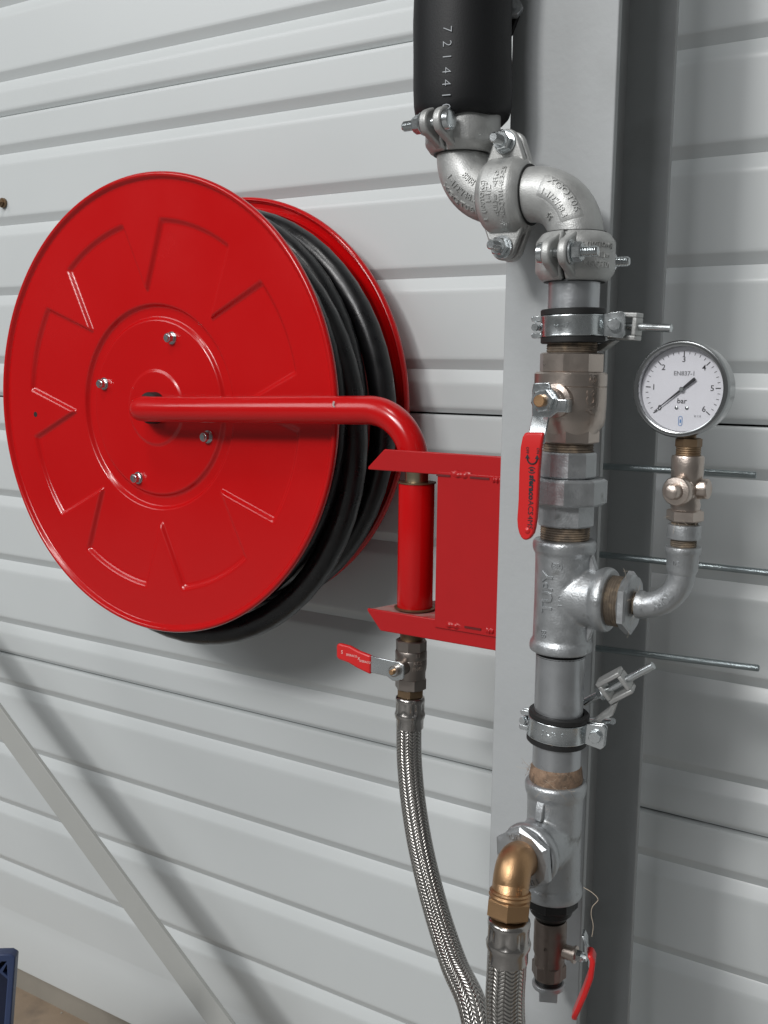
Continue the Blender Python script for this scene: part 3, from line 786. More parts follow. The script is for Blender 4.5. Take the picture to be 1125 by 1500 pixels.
# ---- pipe clamps
def make_clamp():
    t = thing('pipe_clamp', 'x', 'clamp', (0, 0, 0), 'rubber lined pipe clamps on the riser')
    for s in (1, -1):
        a0, a1 = (-PI / 2, PI / 2) if s > 0 else (PI / 2, 1.5 * PI)
    # split plane is y = 0: ears at +x and -x
    for s in (1, -1):
        a0 = 0.06 if s > 0 else PI + 0.06
        a1 = a0 + PI - 0.12
        mb = MB().lathe([(0.0278, -0.0092), (0.0296, -0.0100), (0.0304, -0.0092), (0.0300, -0.0075), (0.0300, 0.0075), (0.0304, 0.0092), (0.0296, 0.0100), (0.0278, 0.0092)], 30, I4, a0, a1, True)
        MM = Matrix(((1, 0, 0, 0), (0, 0, s, 0), (0, 1, 0, 0), (0, 0, 0, 1)))
        mb.extrude([(0.0292, -0.0105), (0.0455, -0.0125), (0.0485, -0.0095), (0.0485, 0.0095), (0.0455, 0.0125), (0.0292, 0.0105)], 0.0014, 0.0040, MM)
        for zt3 in (-0.0078, 0.0078):
            mb.extrude([(-0.0292, zt3 - 0.0026), (-0.0375, zt3 - 0.0026), (-0.0388, zt3), (-0.0375, zt3 + 0.0026), (-0.0292, zt3 + 0.0026)], 0.0012, 0.0052, MM)
        mb.build('band', ZINC, t, smooth=40, bevel=0.0006)
    MB().lathe([(0.0242, -0.0158), (0.0290, -0.0158), (0.0300, -0.0148), (0.0300, -0.0104), (0.0277, -0.0095), (0.0277, 0.0095), (0.0300, 0.0104), (0.0300, 0.0148), (0.0290, 0.0158), (0.0242, 0.0158)], 48, I4, 0, 2 * PI).build('rubber_lining', GASKET, t)
    for e in (1, -1):
        M = Matrix.Translation((0.0395 if e > 0 else -0.0345, 0, 0)) @ MFY
        b = MB().prism(6, 0.0108 if e > 0 else 0.0062, 0.0046, 0.0095, M, 0.001, rot=0.3).solid([(0.0070 if e > 0 else 0.0038, 0.0041), (0.0070 if e > 0 else 0.0038, 0.0050)], 20, M).solid(threads(0.0029, -0.02, 0.004, 0.0012, 0.0004), 16, M).build('bolt', ZINC, t, smooth=30)
    return t


cl1 = make_clamp()
cl2 = copy_tree(cl1)
zk1 = pz(478); zk2 = pz(1064)
cl1.matrix_world = Matrix.Translation((AX, AY, zk1)) @ Matrix.Rotation(0.22, 4, 'Z') @ Matrix.Rotation(-0.03, 4, 'Y'); cl1['label'] = 'upper zinc pipe clamp with black rubber above the big valve'
cl2.matrix_world = Matrix.Translation((AX, AY, zk2)) @ Matrix.Rotation(0.10, 4, 'Z') @ Matrix.Rotation(0.06, 4, 'Y'); cl2['label'] = 'lower zinc pipe clamp with black rubber below the upper tee'
for c in cl1.children:
    if c.name.startswith('band'): b1_ = c
letters([('44-49', 0.0065, 0, 0)], ZINC, [c for c in cl1.children if c.name.startswith('band')][1], cyl_map(0.0300, -PI / 2 - 0.2, 0), 0.0006)
letters([('44-49  *', 0.0075, 0, 0, 0.0003)], ZINC, [c for c in cl2.children if c.name.startswith('band')][1], cyl_map(0.0300, -PI / 2 + 0.1, 0), 0.0007)

# ---- beam clamps (cast frame with a rod through it)
def make_beam_clamp():
    t = thing('beam_clamp', 'x', 'clamp', (0, 0, 0), 'beam clamps beside the pipe clamps')
    mb = MB()
    Mx = Matrix(((1, 0, 0, 0), (0, 0, -1, 0), (0, 1, 0, 0), (0, 0, 0, 1)))
    mb.box((0, 0, 0.0105), (0.028, 0.016, 0.0045)).box((0, 0, -0.0105), (0.028, 0.016, 0.0045)).box((0.0118, 0, 0), (0.0045, 0.016, 0.0166)).box((-0.0118, 0, 0), (0.0045, 0.016, 0.0166))
    mb.extrude([(-0.0135, -0.0135), (-0.006, -0.0135), (-0.02, -0.024), (-0.044, -0.026), (-0.046, -0.021), (-0.022, -0.0175)], -0.006, 0.006, Mx)
    mb.build('frame', CAST, t, smooth=30, bevel=0.001)
    MB().tube([(-0.040, 0, 0), (0.045, 0, 0)], 0.0037, 16).build('rod', ZINC, t)
    MB().prism(6, 0.0125, -0.0205, -0.0145, Matrix(((0, 0, 1, 0), (1, 0, 0, 0), (0, 1, 0, 0), (0, 0, 0, 1))), 0.001).build('nut', ZINC, t, smooth=25)
    return t


bc1 = make_beam_clamp(); bc2 = copy_tree(bc1)
p1 = at(916, 478, 0.955)
bc1.matrix_world = Matrix.Translation(p1) @ Matrix.Rotation(rad(-4), 4, 'Z') @ Matrix.Rotation(rad(3), 4, 'Y'); bc1['label'] = 'cast beam clamp with a rod, right of the upper pipe clamp'
p2 = at(902, 1004, 0.955)
bc2.matrix_world = Matrix.Translation(p2) @ Matrix.Rotation(rad(-36), 4, 'Y') @ Matrix.Rotation(rad(14), 4, 'X'); bc2['label'] = 'tilted cast beam clamp with a rod, above the lower pipe clamp'
st = thing('clamp_stud', 'short zinc stud sticking out right of the lower pipe clamp', 'stud', at(884, 1058, 0.95))
MB().tube([(-0.022, 0.02, -0.008), (0.010, -0.0, 0.003)], 0.0032, 16).build('shank', ZINC, st)

# ---- threaded rods through the column
for i, (x0, y0, x1, y1, lab) in enumerate(((884, 683, 1108, 696, 'top one of the three thin rods sticking out behind the column'), (876, 812, 1190, 846, 'middle one of the three thin rods, passing behind the gauge elbow'), (870, 949, 1112, 979, 'bottom one of the three thin rods sticking out behind the column'))):
    a, b = at(x0, y0, 1.045), at(x1, y1, 1.045)
    d = (b - a).normalized(); a = a - d * 0.06
    rd = thing('threaded_rod', lab, 'rod', a, 'thin rods through the column')
    MB().tube([Vector((0, 0, 0)), (b - a) * 0.995, (b - a)], [0.0035, 0.0035, 0.0029], 14).build('shaft', ROD, rd)

# ================================================================== BIG BALL VALVE
zv = pz(648)
bv = thing('ball_valve', 'large nickel brass ball valve with long red lever hanging down', 'valve', (AX, AY, zv))
def vz(py): return pz(py) - zv
MB().prism(8, 0.0565, vz(546), vz(517), ch=0.0012, rot=0.15).solid([(0.0285, vz(600)), (0.0343, vz(600)), (0.0343, vz(567)), (0.0337, vz(566)), (0.0343, vz(565)), (0.0343, vz(548)), (0.0325, vz(545))], 56).solid([(0.0262, vz(638)), (0.0268, vz(634)), (0.0325, vz(622)), (0.0340, vz(612)), (0.0340, vz(600))], 56).prism(8, 0.0535, vz(648), vz(620), ch=0.0012, rot=0.3).build('body', NICKEL, bv, smooth=32)
letters([('ACS', 0.0125, 0, 0, 0.0003)], NICKEL, bv, cyl_map(0.0343, -PI / 2 + 1.0, vz(588)), 0.0008, rot=PI / 2)
letters([('02', 0.009, 0, 0, 0.0002)], NICKEL, bv, cyl_map(0.0343, -PI / 2 + 1.05, vz(557)), 0.0008)
zsm = vz(586)
Mv = Matrix.Translation((0, 0, zsm)) @ MFY
MB().solid([(0.0165, 0.028), (0.0155, 0.037), (0.0115, 0.039), (0.0105, 0.0445)], 32, Mv).build('stem_housing', NICKEL, bv)
dl = 0.0465
def lp2(px, py, dist): return at(px, py, dist) - Vector((AX, AY, zv))
DL = PD - dl
# lever head plate
head = [(781, 572), (783, 561), (806, 560), (809, 569), (817, 577), (820, 585), (832, 585), (831, 604), (818, 604), (806, 613), (781, 612)]
hp_ = [lp2(x, y, DL) for x, y in head]
lvm = MB().extrude([(p.x, p.z) for p in hp_], 0, 0.003, Matrix(((1, 0, 0, 0), (0, 0, -1, -dl), (0, 1, 0, 0), (0, 0, 0, 1))))
# stop tab bent back
tb = lp2(831, 595, DL)
lvm.box((tb.x - 0.0012, -dl + 0.006, tb.z), (0.0025, 0.013, 0.012))
# sloping neck
def strip(mb, rows, th):
    """rows: (left, right) world-local points down the strip; thickness towards the room"""
    vs = []
    for (l, r) in rows: vs += [l, r, r + Vector((0, -th, 0)), l + Vector((0, -th, 0))]
    n = len(rows); fs = [(0, 1, 2, 3), ((n - 1) * 4 + 3, (n - 1) * 4 + 2, (n - 1) * 4 + 1, (n - 1) * 4)]
    for i in range(n - 1):
        a = i * 4; b = a + 4
        for k in range(4): fs.append((a + k, b + k, b + (k + 1) % 4, a + (k + 1) % 4))
    return mb.add(vs, fs)
strip(lvm, [(lp2(781, 609, DL), lp2(806, 610, DL)), (lp2(776, 634, DL - 0.011), lp2(801, 636, DL - 0.011)), (lp2(774, 650, DL - 0.012), lp2(799, 650, DL - 0.012))], 0.0029)
lev2 = lvm.build('lever', ZINC, bv, smooth=30, bevel=0.0008)
gr = MB()
rows = []
for (y, l, r) in ((633, 773, 800), (640, 769, 799), (655, 766, 796), (690, 764, 793), (730, 763, 791), (746, 762, 790), (760, 761, 789), (772, 762, 787), (780, 764, 785), (786, 767, 781), (790, 771, 776)):
    dd = DL - 0.0105 - min(1, (y - 633) / 14) * 0.0015
    rows.append((lp2(l, y, dd), lp2(r, y, dd)))
strip(gr, rows, 0.0062)
grip2 = gr.build('grip', REDG, lev2, smooth=50, bevel=0.0024, seg=3)
gc = lp2(778, 715, DL - 0.012 - 0.0064)
gu_ = (lp2(776, 765, DL) - lp2(780, 660, DL)).normalized(); gn = Vector((0, -1, 0)); gv_ = gn.cross(gu_)
letters([('sferaco', 0.0078, -0.0005, 0.0004, 0.0003), ('ACS', 0.0074, 0.0180, 0.0, 0), ('4MS', 0.0074, 0.0318, 0.0, 0), ('(s)', 0.0066, -0.0165, 0.0004, 0.0002), ('ON', 0.0036, -0.0345, 0.0052), ('OFF', 0.0036, -0.0345, -0.0052)], INK, grip2, plane_map(gc, gu_, gv_, gn), 0.0002, -0.0015)
mb = MB()
fm = plane_map(gc, gu_, gv_, gn)
ac = [fm(-0.0270 + 0.0048 * math.cos(a), 0.0048 * math.sin(a), 0.0003) for a in [-PI / 2 + PI * i / 14 for i in range(15)]]
mb.tube(ac, 0.0007, 6)
for s in (1, -1): mb.add([fm(-0.0310, s * 0.0048, 0.0003), fm(-0.0270, s * 0.0070, 0.0003), fm(-0.0270, s * 0.0026, 0.0003)], [(0, 1, 2)])
mb.build('arrow_print', INK, grip2, smooth=0)
MB().lathe([(0.0, 0.0012), (0.002, 0.0008), (0.003, 0.0)], 14, Matrix.Translation(lp2(772, 777, DL - 0.0186)) @ MFY).build('hang_dimple', REDG, grip2)
nc = lp2(798, 587, DL - 0.003)
Mn = Matrix.Translation((nc.x, 0, nc.z)) @ MFY
MB().solid([(0.0125, dl + 0.003), (0.0128, dl + 0.004)], 28, Mn).prism(6, 0.0185, dl + 0.0035, dl + 0.0115, Mn, 0.0015, rot=0.2).build('nut', ZINC, bv, smooth=25)
MB().solid([(0.0056, dl + 0.01), (0.0056, dl + 0.0155), (0.0048, dl + 0.0162)], 24, Mn).build('stem_tip', BRASS, bv)

# ---- nipple + union
zu = pz(790)
un = thing('pipe_union', 'galvanised union with wide octagonal nut below the big valve', 'union', (AX, AY, zu))
def uz(py): return pz(py) - zu
MB().solid(threads(0.0243, uz(662), uz(646), 0.0022, 0.0009), 40).build('upper_thread', THREAD, un)
MB().prism(10, 0.0535, uz(698), uz(661), ch=0.0015, rot=0.1).build('upper_collar', CASTD, un, smooth=22)
MB().prism(8, 0.0710, uz(737), uz(699), ch=0.0022, rot=0.33).build('union_nut', CASTD, un, smooth=22)
MB().prism(8, 0.0520, uz(769), uz(736), ch=0.0015, rot=0.05).build('lower_collar', CASTD, un, smooth=22)
MB().solid(threads(0.0240, uz(796), uz(768), 0.0023, 0.0009), 40).build('lower_thread', THREAD, un)

# ================================================================== UPPER TEE
zt_ = pz(870)
tee = thing('pipe_tee', 'upper galvanised tee with branch turning right to the gauge', 'tee', (AX, AY, zt_), 'galvanised tees on the riser')
def tz(py): return pz(py) - zt_
def blend(o, voxel=0.0011, it=10):
    m = o.modifiers.new('blend', 'REMESH'); m.mode = 'VOXEL'; m.voxel_size = voxel; m.use_smooth_shade = True
    q = o.modifiers.new('smooth', 'SMOOTH'); q.factor = 0.5; q.iterations = it


def bead(r, z, w=0.0048, q=0.0032): return [(r, z - w), (r + q * 0.8, z - w * 0.75), (r + q, z), (r + q * 0.8, z + w * 0.75), (r, z + w)]
prof = [(0.0285, tz(953))] + [(0.0305, tz(951)), (0.0310, tz(946)), (0.0303, tz(939)), (0.0280, tz(934)), (0.0278, tz(915)), (0.0276, tz(872)), (0.0278, tz(825)), (0.0280, tz(811)), (0.0303, tz(805)), (0.0310, tz(799)), (0.0306, tz(793)), (0.0285, tz(789))]
MBT = MB().solid(prof, 56)
# branch with a flared root
Mb = Matrix(((0, 0, 1, 0), (1, 0, 0, 0), (0, 1, 0, 0), (0, 0, 0, 1)))      # local z -> +x
xb = at(884, 872, PD).x - AX
brp = [(0.0255, -0.002), (0.0270, 0.012), (0.0276, 0.03), (0.0278, xb - 0.006), (0.0300, xb - 0.003), (0.0314, xb + 0.001), (0.0312, xb + 0.005), (0.0292, xb + 0.0085)]
MBT.solid(brp, 56, Mb)
for sg in (1, -1):       # fillet between branch and run
    MBT.solid([(0.0235, 0.010), (0.0215, 0.020), (0.014, 0.0285), (0.006, 0.032)], 40, Matrix.Translation((0, 0, sg * 0.0135)) @ Mb)
tb_ = MBT.build('body', CASTD, tee, smooth=60); blend(tb_)
for s in (1, -1):
    MB().extrude([(0.026, s * 0.020), (0.036, s * 0.024), (0.029, s * 0.043), (0.0265, s * 0.046)], -0.0035, 0.0035, Matrix(((1, 0, 0, 0), (0, 0, -1, 0), (0, 1, 0, 0), (0, 0, 0, 1)))).build('gusset', CASTD, tb_, bevel=0.0012)
letters([('TUPY', 0.0165, 0.004, 0, 0.0003)], CASTD, tb_, cyl_map(0.0277, -PI / 2 - 0.16, tz(868)), 0.0012, rot=PI / 2)
letters([('(BR)', 0.0065, 0.0, 0.0), ], CASTD, tb_, cyl_map(0.0278, -PI / 2 + 0.15, tz(822)), 0.0010)
letters([('88', 0.008, 0.0, 0.0)], CASTD, tb_, cyl_map(0.0278, -PI / 2 - 0.25, tz(922)), 0.0010, rot=PI / 2)
letters([('1 1/2', 0.0055, 0.0, 0.003), ('NBR', 0.0055, 0.0, -0.004)], CASTD, tb_, cyl_map(0.0277, -PI / 2 + 0.42, tz(872)), 0.0009, rot=PI / 2)

# ---- reducing bush in the branch
zz = 0.0
rb_ = thing('reducing_bush', 'dirty reducing bush screwed into the right branch of upper tee', 'bush', (AX + xb, AY, zt_))
MB().solid(threads(0.0243, 0.002, 0.0225, 0.0023, 0.0010), 40, Mb).build('thread', THREAD, rb_)
MB().prism(6, 0.053, 0.0215, 0.0305, Mb, 0.0018, rot=0.5).build('hex_flange', CASTD, rb_, smooth=22)
MB().solid(threads(0.0108, 0.030, 0.0385, 0.0018, 0.0007), 28, Mb).build('small_thread', THREAD, rb_)

# ---- gauge elbow
GX = at(1001, 800, PD).x
gz_top = at(1001, 803, PD).z
ge = thing('pipe_elbow', 'slim galvanised elbow rising from the tee branch to the gauge', 'elbow', (GX, AY, zt_))
x_in = xb + 0.034 + AX - GX
rbend = 0.036; rg = 0.0122
path = [Vector((x_in, 0, 0)), Vector((x_in + 0.008, 0, 0))] + [Vector((-rbend + rbend * math.sin(a), 0, rbend - rbend * math.cos(a))) for a in [PI / 2 * i / 16 for i in range(17)]] + [Vector((0, 0, gz_top - zt_ - 0.022))]
x0c = -rbend
path = [p for p in path if p.x <= 0.0001]
path.sort(key=lambda p: (p.z, p.x))
gb = MB().tube(path, [0.0134, 0.0134] + [rg] * (len(path) - 2), 32)
zl = gz_top - zt_
gb.solid([(0.0122, zl - 0.024), (0.0142, zl - 0.019), (0.0145, zl - 0.006), (0.0160, zl - 0.004), (0.0164, zl - 0.001), (0.0158, zl + 0.0015), (0.011, zl + 0.0018)], 36)
gbo = gb.build('body', CASTD, ge, smooth=60)
letters([('TUPY', 0.0090, 0.0, 0, 0.0002)], CASTD, gbo, (lambda f_: (lambda u, v, h: f_(-u, -v, h)))(lambda u, v, h: Vector((-rbend, 0, rbend)) + Vector((math.cos(-PI / 4 - 0.1 + u / rbend), 0, math.sin(-PI / 4 - 0.1 + u / rbend))) * (rbend + (rg + h) * math.sin(-v / rg)) + Vector((0, -(rg + h) * math.cos(v / rg), 0))), 0.0012)
letters([('1/2', 0.0055, 0.0, 0.0)], CASTD, gbo, cyl_map(0.0145, -PI / 2 - 0.15, zl - 0.0125), 0.0007)

# ---- gauge cock
def gz(py): return at(1000, py, PD).z
z0g = gz(803)
gk = thing('gauge_cock', 'small nickel brass cock under the pressure gauge', 'valve', (GX, AY, z0g))
def kz(py): return gz(py) - z0g
MB().solid(threads(0.0118, kz(806), kz(788), 0.0018, 0.0006), 30).build('lower_thread', THREAD, gk)
MB().solid([(0.012, kz(790)), (0.0148, kz(788)), (0.0152, kz(785)), (0.0152, kz(772)), (0.0148, kz(768)), (0.012, kz(767))], 32).build('socket', CASTD, gk)
MB().solid([(0.0118, kz(768)), (0.0118, kz(760))], 28).build('spigot', THREAD, gk)
MB().prism(6, 0.0285, kz(763), kz(746), ch=0.0012, rot=0.2).solid([(0.0128, kz(748)), (0.0132, kz(738)), (0.0118, kz(728)), (0.0122, kz(706)), (0.0142, kz(697)), (0.0145, kz(670)), (0.0138, kz(667)), (0.0118, kz(666))], 36).build('body', NICKEL, gk, smooth=35)
zc = kz(717)
Mc = Matrix.Translation((0, 0, zc)) @ frame((0, 0, 0), (-0.12, -1, 0.02))
MB().solid([(0.0115, -0.022), (0.0118, -0.014), (0.0118, 0.010), (0.0095, 0.0115), (0.0095, 0.0135), (0.0128, 0.0145), (0.0134, 0.0165), (0.0134, 0.0215), (0.0122, 0.0235), (0.0075, 0.0245), (0.0072, 0.030), (0.0062, 0.0335), (0.0035, 0.0352)], 36, Mc).build('stem', NICKEL, gk)
MB().tube([(0.004, 0.004, zc + 0.001), (0.0185, 0.001, zc + 0.002), (0.0195, 0.001, zc + 0.002)], [0.0095, 0.0092, 0.0078], 24).build('side_boss', NICKEL, gk)
MB().solid(threads(0.0112, kz(667), kz(654), 0.0018, 0.0006), 30).build('upper_thread', OLDBRASS, gk)

# ---- pressure gauge
gcz = gz(570); gcx = at(996, 570, PD - 0.014).x
RG = 0.0420
ga = thing('pressure_gauge', 'round pressure gauge with white dial reading zero bar', 'gauge', (gcx, AY, gcz))
MB().prism(6, 0.0205, gz(655) - gcz, gz(641) - gcz, Matrix.Translation((GX - gcx, 0, 0)), 0.001, rot=0.4).solid([(0.0062, gz(642) - gcz), (0.0062, gz(628) - gcz)], 20, Matrix.Translation((GX - gcx, 0, 0))).build('connection', OLDBRASS, ga, smooth=25)
case = MB().lathe([(0.0, -0.015), (RG - 0.003, -0.015), (RG - 0.0008, -0.013), (RG - 0.0008, 0.006), (RG + 0.0006, 0.0068), (RG + 0.0009, 0.0085), (RG + 0.0009, 0.013), (RG - 0.0003, 0.0148), (RG - 0.0026, 0.0153), (RG - 0.0042, 0.0146), (RG - 0.0046, 0.0128), (RG - 0.0046, 0.006)], 96, MFY).build('case', CHROME, ga, smooth=40)
dial = MB().solid([(RG - 0.0047, 0.0045), (RG - 0.0047, 0.0062)], 96, MFY).build('dial', DIAL, ga, smooth=30)
FD = lambda u, v, h: Vector((u, -0.0063 - h, v))
tick = MB()
def dial_pt(a, r): return (r * math.sin(a), r * math.cos(a))
for i in range(31):
    a = rad(-131 + 262 * i / 30); maj = i % 5 == 0
    r1 = 0.0335; r0 = r1 - (0.0044 if maj else 0.0024); w = 0.00042 if maj else 0.00024
    ux, uy = dial_pt(a, 1.0); nx, ny = uy, -ux
    tick.add([FD(r0 * ux + nx * w, r0 * uy + ny * w, 0.0002), FD(r1 * ux + nx * w, r1 * uy + ny * w, 0.0002), FD(r1 * ux - nx * w, r1 * uy - ny * w, 0.0002), FD(r0 * ux - nx * w, r0 * uy - ny * w, 0.0002)], [(0, 1, 2, 3)])
tick.build('scale_marks', INK, dial, smooth=0)
nums = []
for i in range(7):
    a = rad(-131 + 262 * i / 6); x, y = dial_pt(a, 0.0262); nums.append((str(i), 0.0072, x, y, 0.00002))
letters(nums + [('bar', 0.0066, 0, -0.0105, 0.00004)], INK, dial, FD, 0.0002, 0.0)
letters([('EN837-1', 0.0054, 0.001, 0.0138, 0.00008), ('kl 1.6', 0.0028, 0.0145, -0.0235)], INKG, dial, FD, 0.0002, 0.0)
lg = MB()
ring = [FD(-0.0005 + 0.0016 * math.cos(a) , -0.0282 + (0.0026 if math.sin(a) > 0 else -0.0026) + 0.0016 * math.sin(a), 0.0002) for a in [2 * PI * i / 24 for i in range(25)]]
lg.tube(ring, 0.00025, 5); lg.add([FD(-0.0011, -0.0300, 0.0002), FD(0.0001, -0.0300, 0.0002), FD(0.0001, -0.0268, 0.0002), FD(-0.0011, -0.0268, 0.0002)], [(0, 1, 2, 3)])
lg.build('maker_mark', BLUEINK, dial, smooth=0)
for x in (-0.0045, 0.0048): MB().solid([(0.0016, 0.0061), (0.0016, 0.0068), (0.001, 0.0072)], 16, Matrix.Translation((x, 0, -0.0165)) @ MFY).build('dial_screw', ZINC, dial)
na = rad(-131 + 1.0); ux, uy = dial_pt(na, 1.0); nx, ny = uy, -ux
nd = MB()
pl = [(-0.0150, 0.0012), (-0.0142, 0.0016), (-0.0120, 0.0015), (-0.002, 0.0011), (0.002, 0.0009), (0.0315, 0.0002)]
poly = [(ux * r + nx * w, uy * r + ny * w) for r, w in pl] + [(ux * r - nx * w, uy * r - ny * w) for r, w in reversed(pl)]
nd.extrude(poly, 0.0085, 0.0089, MFY)
nd.build('needle', INK, ga, smooth=0)
MB().solid([(0.0023, 0.006), (0.0023, 0.0095), (0.0015, 0.0102)], 20, MFY).build('needle_hub', ZINC, ga)
MB().solid([(RG - 0.0046, 0.0118), (RG - 0.0046, 0.0128)], 64, MFY).build('glass', GLASS, ga, smooth=0)

# ================================================================== LOWER RISER
zp = pz(1040)
lpip = thing('steel_pipe', 'bare galvanised pipe between the upper and lower tees', 'pipe', (AX, AY, zp))
cyl_part('pipe_wall', PIPE, lpip, zp, [(0.0241, pz(1124)), (0.0241, pz(958))])
MB().solid(threads(0.0243, pz(961) - zp, pz(948) - zp, 0.0022, 0.0009), 40).build('upper_thread', BLACKST, lpip)
hm = MB().solid([(0.0240, pz(1150) - zp), (0.0268, pz(1140) - zp), (0.0262, pz(1130) - zp), (0.0252, pz(1123) - zp), (0.0240, pz(1119) - zp)], 40)
hm.build('hemp_wrap', HEMP, lpip)


def fibres(name, centre, r0, z0, z1, count, length, parent, material, seed, front=True):
    rnd = random.Random(seed); mb = MB()
    for i in range(count):
        a = -PI / 2 + rnd.uniform(-1.7, 1.7); z = rnd.uniform(z0, z1)
        p = Vector((r0 * math.cos(a), r0 * math.sin(a), z)); pts = [p]
        d = Vector((math.cos(a) * rnd.uniform(0.0, 0.9), math.sin(a) * rnd.uniform(0, 0.9), rnd.uniform(-0.8, 0.8)))
        t = Vector((-math.sin(a), math.cos(a), 0)) * rnd.choice((-1, 1)); d = (d * 0.5 + t).normalized()
        L = length * rnd.uniform(0.4, 1.2)
        for k in range(7):
            d = (d + Vector((rnd.uniform(-.5, .5), rnd.uniform(-.5, .5), rnd.uniform(-.55, .4)))).normalized(); pts.append(pts[-1] + d * L / 7)
        mb.tube([centre @ q if isinstance(centre, Matrix) else q for q in smooth_path(pts, 3)], 0.00011, 4, caps=False)
    o = mb.build(name, material, parent); o['kind'] = 'stuff'; return o


PALEHEMP = mat('pale_fibre', (0.50, 0.42, 0.33), 0.8)
fibres('hemp_fibres', I4, 0.0262, pz(1146) - zp, pz(1122) - zp, 40, 0.014, lpip, HEMP, 3)
fibres('loose_fibres', I4, 0.0268, pz(1140) - zp, pz(1122) - zp, 6, 0.030, lpip, PALEHEMP, 5)
fibres('loose_fibres', Matrix.Rotation(PI / 2, 4, 'Y') , 0.0115, 0.028, 0.037, 16, 0.026, rb_, PALEHEMP, 11)
fibres('loose_fibres', I4, 0.0125, kz(765), kz(755), 10, 0.014, gk, PALEHEMP, 12)

# lower tee, branch towards the viewer
zq = pz(1225)
lt = thing('pipe_tee', 'lower galvanised tee with branch facing forward to the brass elbow', 'tee', (AX, AY, zq), 'galvanised tees on the riser')
def qz(py): return pz(py) - zq
prof = [(0.0285, qz(1311)), (0.0303, qz(1308)), (0.0308, qz(1303)), (0.0300, qz(1296)), (0.0282, qz(1290)), (0.0278, qz(1270)), (0.0276, qz(1225)), (0.0278, qz(1180)), (0.0282, qz(1165)), (0.0303, qz(1158)), (0.0310, qz(1152)), (0.0306, qz(1146)), (0.0285, qz(1142))]
mbt = MB().solid(prof, 56)
bdir = Vector((-0.13, -1, -0.06)).normalized()
Mq = frame((0, 0, 0), bdir, (1, 0, 0))
BL = 0.044
mbt.solid([(0.0255, -0.002), (0.0270, 0.012), (0.0276, 0.03), (0.0278, BL - 0.008), (0.0300, BL - 0.005), (0.0314, BL - 0.001), (0.0310, BL + 0.003), (0.0292, BL + 0.006)], 56, Mq)
for sg in (1, -1):
    mbt.solid([(0.0235, 0.010), (0.0215, 0.020), (0.014, 0.0285), (0.006, 0.032)], 40, Matrix.Translation((0, 0, sg * 0.0135)) @ Mq)
ltb = mbt.build('body', CASTD, lt, smooth=60); blend(ltb)
MB().extrude([(0.0265, 0.024), (0.0335, 0.027), (0.0300, 0.042), (0.0272, 0.047)], -0.0045, 0.0045, Matrix(((bdir.x, 0, 0, 0), (bdir.y, 0, 0, 0), (0, 1, 0, 0), (0, 0, 0, 1))) if False else Matrix(((-0.129, 0, 0.992, 0), (-0.992, 0, -0.129, 0), (0, 1, 0, 0), (0, 0, 0, 1)))).build('gusset', CASTD, ltb, bevel=0.0012)
rb2 = thing('reducing_bush', 'hexagonal reducing bush between the lower tee and the brass elbow', 'bush', Matrix.Translation((AX, AY, zq)) @ Mq)
MB().solid(threads(0.0243, BL, BL + 0.008, 0.002, 0.0009), 40).build('thread', BLACKST, rb2)
hx = MB().prism(6, 0.0570, BL + 0.0075, BL + 0.0165, I4, 0.0018, rot=0.62).build('hex_flange', CASTD, rb2, smooth=22)
letters([('TUPY', 0.0068, 0, 0.0232, 0.0002)], CASTD, hx, lambda u, v, h: Vector((u, v, BL + 0.0165 + h)), 0.0008, rot=0.35)
letters([('1 1/2', 0.0068, 0, 0.0232, 0.0002)], CASTD, hx, lambda u, v, h: Vector((u, v, BL + 0.0165 + h)), 0.0008, rot=PI + 0.6)

# brass elbow: from the bush towards the room, then down to the hose
bel0 = Vector((AX, AY, zq)) + bdir * (BL + 0.016)
be = thing('brass_elbow', 'golden brass elbow linking the lower tee to the braided hose', 'elbow', bel0)
hb = at(748, 1310, 0.835)
cb = at(752, 1258, 0.842)
pth = [Vector((0, 0, 0)), bdir * 0.006]
dn = (at(746, 1330, 0.832) - at(752, 1265, 0.838)).normalized()
corner = cb - bel0
rb3 = 0.026
ci = (pth[0] - corner).normalized()
s0, s2 = corner + ci * rb3, corner + dn * rb3
pth = [Vector((0, 0, 0)), (s0) * 0.5] + [(s0 * (1 - t) ** 2 + corner * (2 * t * (1 - t)) * 1.0 + s2 * t * t) for t in [i / 14 for i in range(15)]]
endp = at(747, 1312, 0.833) - bel0
pth += [s2 + (endp - s2) * 0.35, s2 + (endp - s2) * 0.7, endp, endp + dn * 0.008]
ebm = MB().tube(pth, 0.0175, 36).build('body', BRASS, be, smooth=60)
Me = frame(endp, dn)
MB().solid([(0.0182, -0.0055), (0.0196, -0.004), (0.0186, -0.0022), (0.0200, -0.0004), (0.0190, 0.002)], 36, Me).prism(6, 0.0380, 0.0015, 0.0190, Me, 0.0018, rot=0.15).build('nut', BRASS, be, smooth=25)
letters([('EU', 0.008, 0, 0)], BRASS, ebm, lambda u, v, h: endp - dn * 0.012 + Vector((0.0172 + h, 0, 0)) * 0.82 + Vector((0, -0.0172 * 0.57 - h, 0)) + Vector((0.35, 0.55, 0)) * u + Vector((0, 0, v)), 0.0009, -0.0005, rot=PI / 2)

